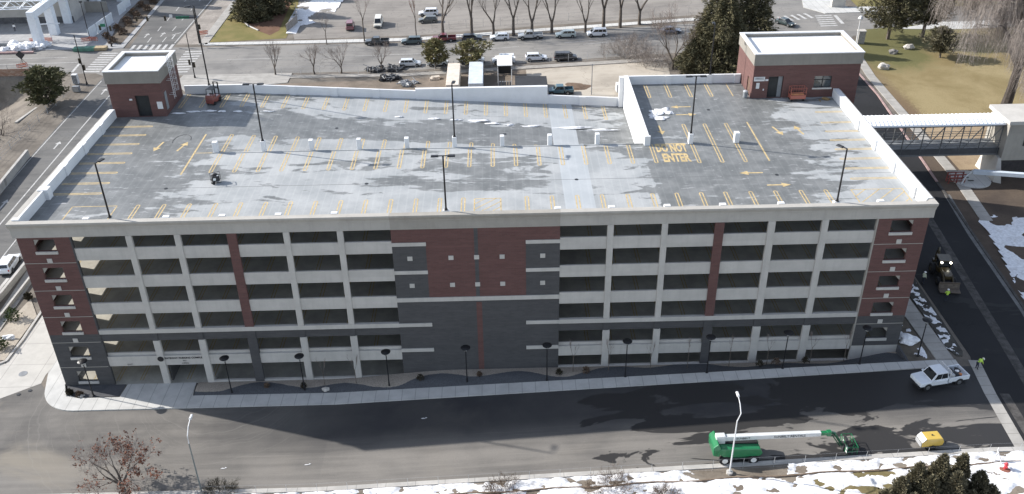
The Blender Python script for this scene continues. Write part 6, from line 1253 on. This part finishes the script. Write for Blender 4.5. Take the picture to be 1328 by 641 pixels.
def barricade(px,py,l,rz_):
    t=thing('barricade',l,'barricade',G(px,py),rz_,'orange barricades around the left crossing'); s=MB()
    for x in (-.9,.9): s.tube([(x,-.35,0),(x,0,1.25),(x,.35,0)],.05,4)
    s.build('legs',M_WMET,t); s=MB()
    for z in (.45,.8,1.1): s.box(-1.1,1.1,-.03,.03,z,z+.2)
    s.build('boards',M_OBAR,t)
barricade(264,47,'orange barricade below the signal mast on the right kerb',.3); barricade(46,57,'orange barricade left of the near white arch column',.1); barricade(63,56,'orange barricade between the two white arch columns',-.1); barricade(113,56,'orange barricade by the planter box at the corner',.2); barricade(122,55,'dark red barricade right of the planter box',-.2); barricade(30,90,'pale orange barricade standing on the bridge road',.5)
wsn=thing('work_sign','dark diamond road work sign seen from behind on the bridge road','road sign',G(30,84)); s=MB(); s.prism([(0,-1),(1,0),(0,1),(-1,0)],0,.04); o=s.build('panel',M_PLAS,wsn); o.rotation_euler=(PI/2,0,0); o.location=(0,0,2.2); s=MB(); s.tube([(0,.1,0),(0,.1,2)],.05,5); s.tube([(-.7,.4,0),(0,.1,1.4)],.04,4); s.tube([(.7,.4,0),(0,.1,1.4)],.04,4); s.build('stand',M_BLK,wsn)
s=MB(); pb=G(114,67); s.obox((0,0,0),4.6,1.6,.7,.02); o=s.build('planter_box',mat('planter_green',(.10,.22,.16),.8,.3,.8)); o.location=G(110,66)+Vector((0,0,.1)); tag(o,'green painted planter box at the plaza corner','planter'); s=MB(); s.obox((0,0,0),4.2,1.6,.65,.02); o=s.build('planter_box',mat('planter_tan',(.36,.28,.17),.8,.3,.8)); o.location=G(127,65)+Vector((0,0,.1)); tag(o,'tan planter box beside the green one at the plaza corner','planter')
s=MB(); rg=random.Random(2)
for k in range(16): s.blob((rg.uniform(-4,4),rg.uniform(-1.6,1.6),.35),(rg.uniform(.9,1.8),rg.uniform(.8,1.3),rg.uniform(.5,1.1)),k,.35,2)
o=s.build('snow_pile',M_SNOW); o.location=G(33,64)+Vector((0,0,.1)); tag(o,'white ploughed pile of snow by the near arch column','snow pile')
for i,(px,py,l) in enumerate(((10,61,'long dark barrier segment left of the snow pile'),(10,66,'long grey barrier segment in front of the dark one'),(12,70,'red brown plank kerb along the bridge road'))): s=MB(); s.obox((0,0,0),11,.6,.85-.25*i,.01); o=s.build('road_barrier',(M_GRYM,M_CURB,M_PINK)[i]); o.location=G(px,py)+Vector((0,0,.1)); tag(o,l,'barrier')
# white arch on the plaza with its lattice girder
ar=thing('plaza_arch','white plaza arch on square columns with a lattice girder running left','arch',(0,0,.1))
A0,B0=G(53,61),G(72,45); M_ARC=mat('arch_white',(.70,.73,.76),.6,.06)
dy=(B0-A0)
for p in (A0,B0,A0+dy*2.0): s=MB(); s.obox((p.x,p.y,0),1.9,1.5,6.6,-.1); s.build('column',M_ARC,ar)
s=MB(); e0=A0-dy*.12; e1=A0+dy*2.3; q=rectline(e0[:2],e1[:2],1.5); s.prism(q,6.603,8.2); s.build('beam',M_ARC,ar)
s=MB(); n0=A0+dy*.75
for yy in (0,1.6):
    for z in (6.8,8.6): s.tube([(n0.x,n0.y+yy,z),(n0.x-46,n0.y+yy-1,z)],.13,5)
    for k in range(24): a=n0.x-k*1.9; s.tube([(a,n0.y+yy,6.8 if k%2 else 8.6),(a-1.9,n0.y+yy,8.6 if k%2 else 6.8)],.08,4)
s.build('lattice_girder',M_ARC,ar); s=MB(); s.tube([(A0.x+1.5,A0.y+3,0),(A0.x+1.5,A0.y+3,5.0)],.1,5); s.tube([(A0.x-1,A0.y+3,4.2),(A0.x+4,A0.y+3.6,4.2)],.14,5); s.build('bracket',M_ARC,ar)
h1=thing('plaza_building','low beige building with a wide flat grey roof behind the arch','building',(0,0,0)); boxes('wall',[(-140,-52,139,176,0,7.2)],mat('stucco_beige',(.44,.42,.39),.85,.1,.5),h1); boxes('base',[(-140,-51.9,138.9,139.0-.003,0,1.6)],mat('base_shadow',(.10,.10,.105),.8),h1); boxes('roof',[(-141,-51,138,177,7.203,7.8)],mat('roof_grey',(.42,.43,.44),.85,.12,.3),h1); boxes('canopy',[(-140,-56,134.5,138.0-.003,7.0,7.4)],M_PRE2,h1)  # dark base strip paints the shadow along the foot of the wall
h2=thing('tall_building','grey building with square columns and dark openings at the top left','building',(0,0,0)); boxes('wall',[(-62,-48.2,160,185,0,16)],mat('stucco_grey',(.30,.31,.33),.85,.12,.5),h2)
for x,y in ((-50.5,150),(-46.5,157),(-42.2,164)): s=MB(); s.obox((x,y,0),2.2,2.2,16,.1); s.build('column',M_ARC,h2)
for k in range(3): boxes('window',[(-60+k*4,-57.5+k*4,159.9,159.997,3,6)],M_GLASS,h2)
boxes('low_wall',[(-57,-46.5,146.8,147.2,0,2.8)],M_PRE2,h2)
for i,(x,y) in enumerate(((-43.2,127.5),(-42.8,131.8),(-42.4,136.2),(-42.6,146),(-42.9,150.5))): s=MB(); s.obox((0,0,.1),.15,4.0,2.5,-.08); o=s.build('hoarding_panel',mat('hoarding_white',(.66,.70,.73),.6,.06)); o.location=(x,y,0); tag(o,'white hoarding panel along the shrub bed, %s'%['nearest the crossing','second from the crossing','in the middle of the row','second from the far end','at the far end'][i],'panel','white hoarding panels by the left street')
s=MB(); s.tube([(0,0,.1),(0,0,9)],[.1,.07],6); s.box(-.3,.3,-.2,.2,8.8,9.1); o=s.build('plaza_lamp',M_BLK); o.location=G(117,52); tag(o,'slim dark lamp pole standing behind the hoarding panels','lamp post')
# scattered bits that lie about on the front street
for i,(px,py,l) in enumerate(((398,603,'pale scrap of litter in the sunlit left road'),(549,543,'white scraps of litter in the shade of the road'),(289,608,'small white litter left of the long shade'))): s=MB(); s.blob((0,0,.02),(.22,.07,.03),i,.5); s.blob((.3,.1,.02),(.1,.06,.02),i+5,.5); o=s.build('litter',M_WMET); o.location=G(px,py)+Vector((0,0,.01)); tag(o,l,'litter')
mh=MB(); mh.lathe([(.5,0),(.5,.02)],n=18); o=mh.build('manhole_cover',M_GRYM); o.location=G(30,485)+Vector((0,0,.022)); tag(o,'round grey manhole cover in the pale driveway','manhole')
for i,(px,py,l) in enumerate(((24,512,'dark drain spot in the driveway, nearest the edge'),(39,507,'dark drain spot in the driveway, right of the other'),)): mh=MB(); mh.lathe([(.22,0),(.22,.04)],n=12); o=mh.build('drain_cover',M_DARK); o.location=G(px,py)+Vector((0,0,.022)); tag(o,l,'drain')
# ================================================================ LIGHT, SKY, CAMERA
AZ,EL_=R(-17.8),R(29.5)                # direction the shadows run, height of the sun
sd=bpy.data.lights.new('sun','SUN'); sd.energy=3.5; sd.angle=R(.53); sd.color=(1,.955,.895); so=bpy.data.objects.new('sun',sd); COL.objects.link(so)
dv=Vector((math.cos(AZ)*math.cos(EL_),math.sin(AZ)*math.cos(EL_),-math.sin(EL_))); so.rotation_euler=dv.to_track_quat('-Z','Y').to_euler(); so.location=(0,60,80)
w=bpy.data.worlds.new('World'); S.world=w; w.use_nodes=True; nt=w.node_tree; sk=nt.nodes.new('ShaderNodeTexSky'); sk.sky_type='NISHITA'; sk.sun_disc=False; sk.sun_elevation=EL_; sk.sun_rotation=R(SKYROT); sk.air_density=1.0; sk.dust_density=1.5; sk.altitude=1350
hs=nt.nodes.new('ShaderNodeHueSaturation'); hs.inputs['Saturation'].default_value=.62; nt.links.new(sk.outputs[0],hs.inputs['Color']); nt.links.new(hs.outputs[0],nt.nodes['Background'].inputs[0]); nt.nodes['Background'].inputs[1].default_value=SKYSTR
S.view_settings.view_transform='Standard'; S.view_settings.look='None'; S.view_settings.exposure=EXPO; S.view_settings.gamma=1; S.view_settings.use_curve_mapping=False
cd=bpy.data.cameras.new('camera'); cd.sensor_fit='HORIZONTAL'; cd.sensor_width=36; cd.lens=FPX/1328*36; cd.clip_start=1; cd.clip_end=6000; co=bpy.data.objects.new('camera',cd); COL.objects.link(co)
m=Matrix((CR,CU,-CF)).transposed().to_4x4(); m.translation=CAMP; co.matrix_world=m; S.camera=co
S.cycles.max_bounces=6; S.cycles.diffuse_bounces=3
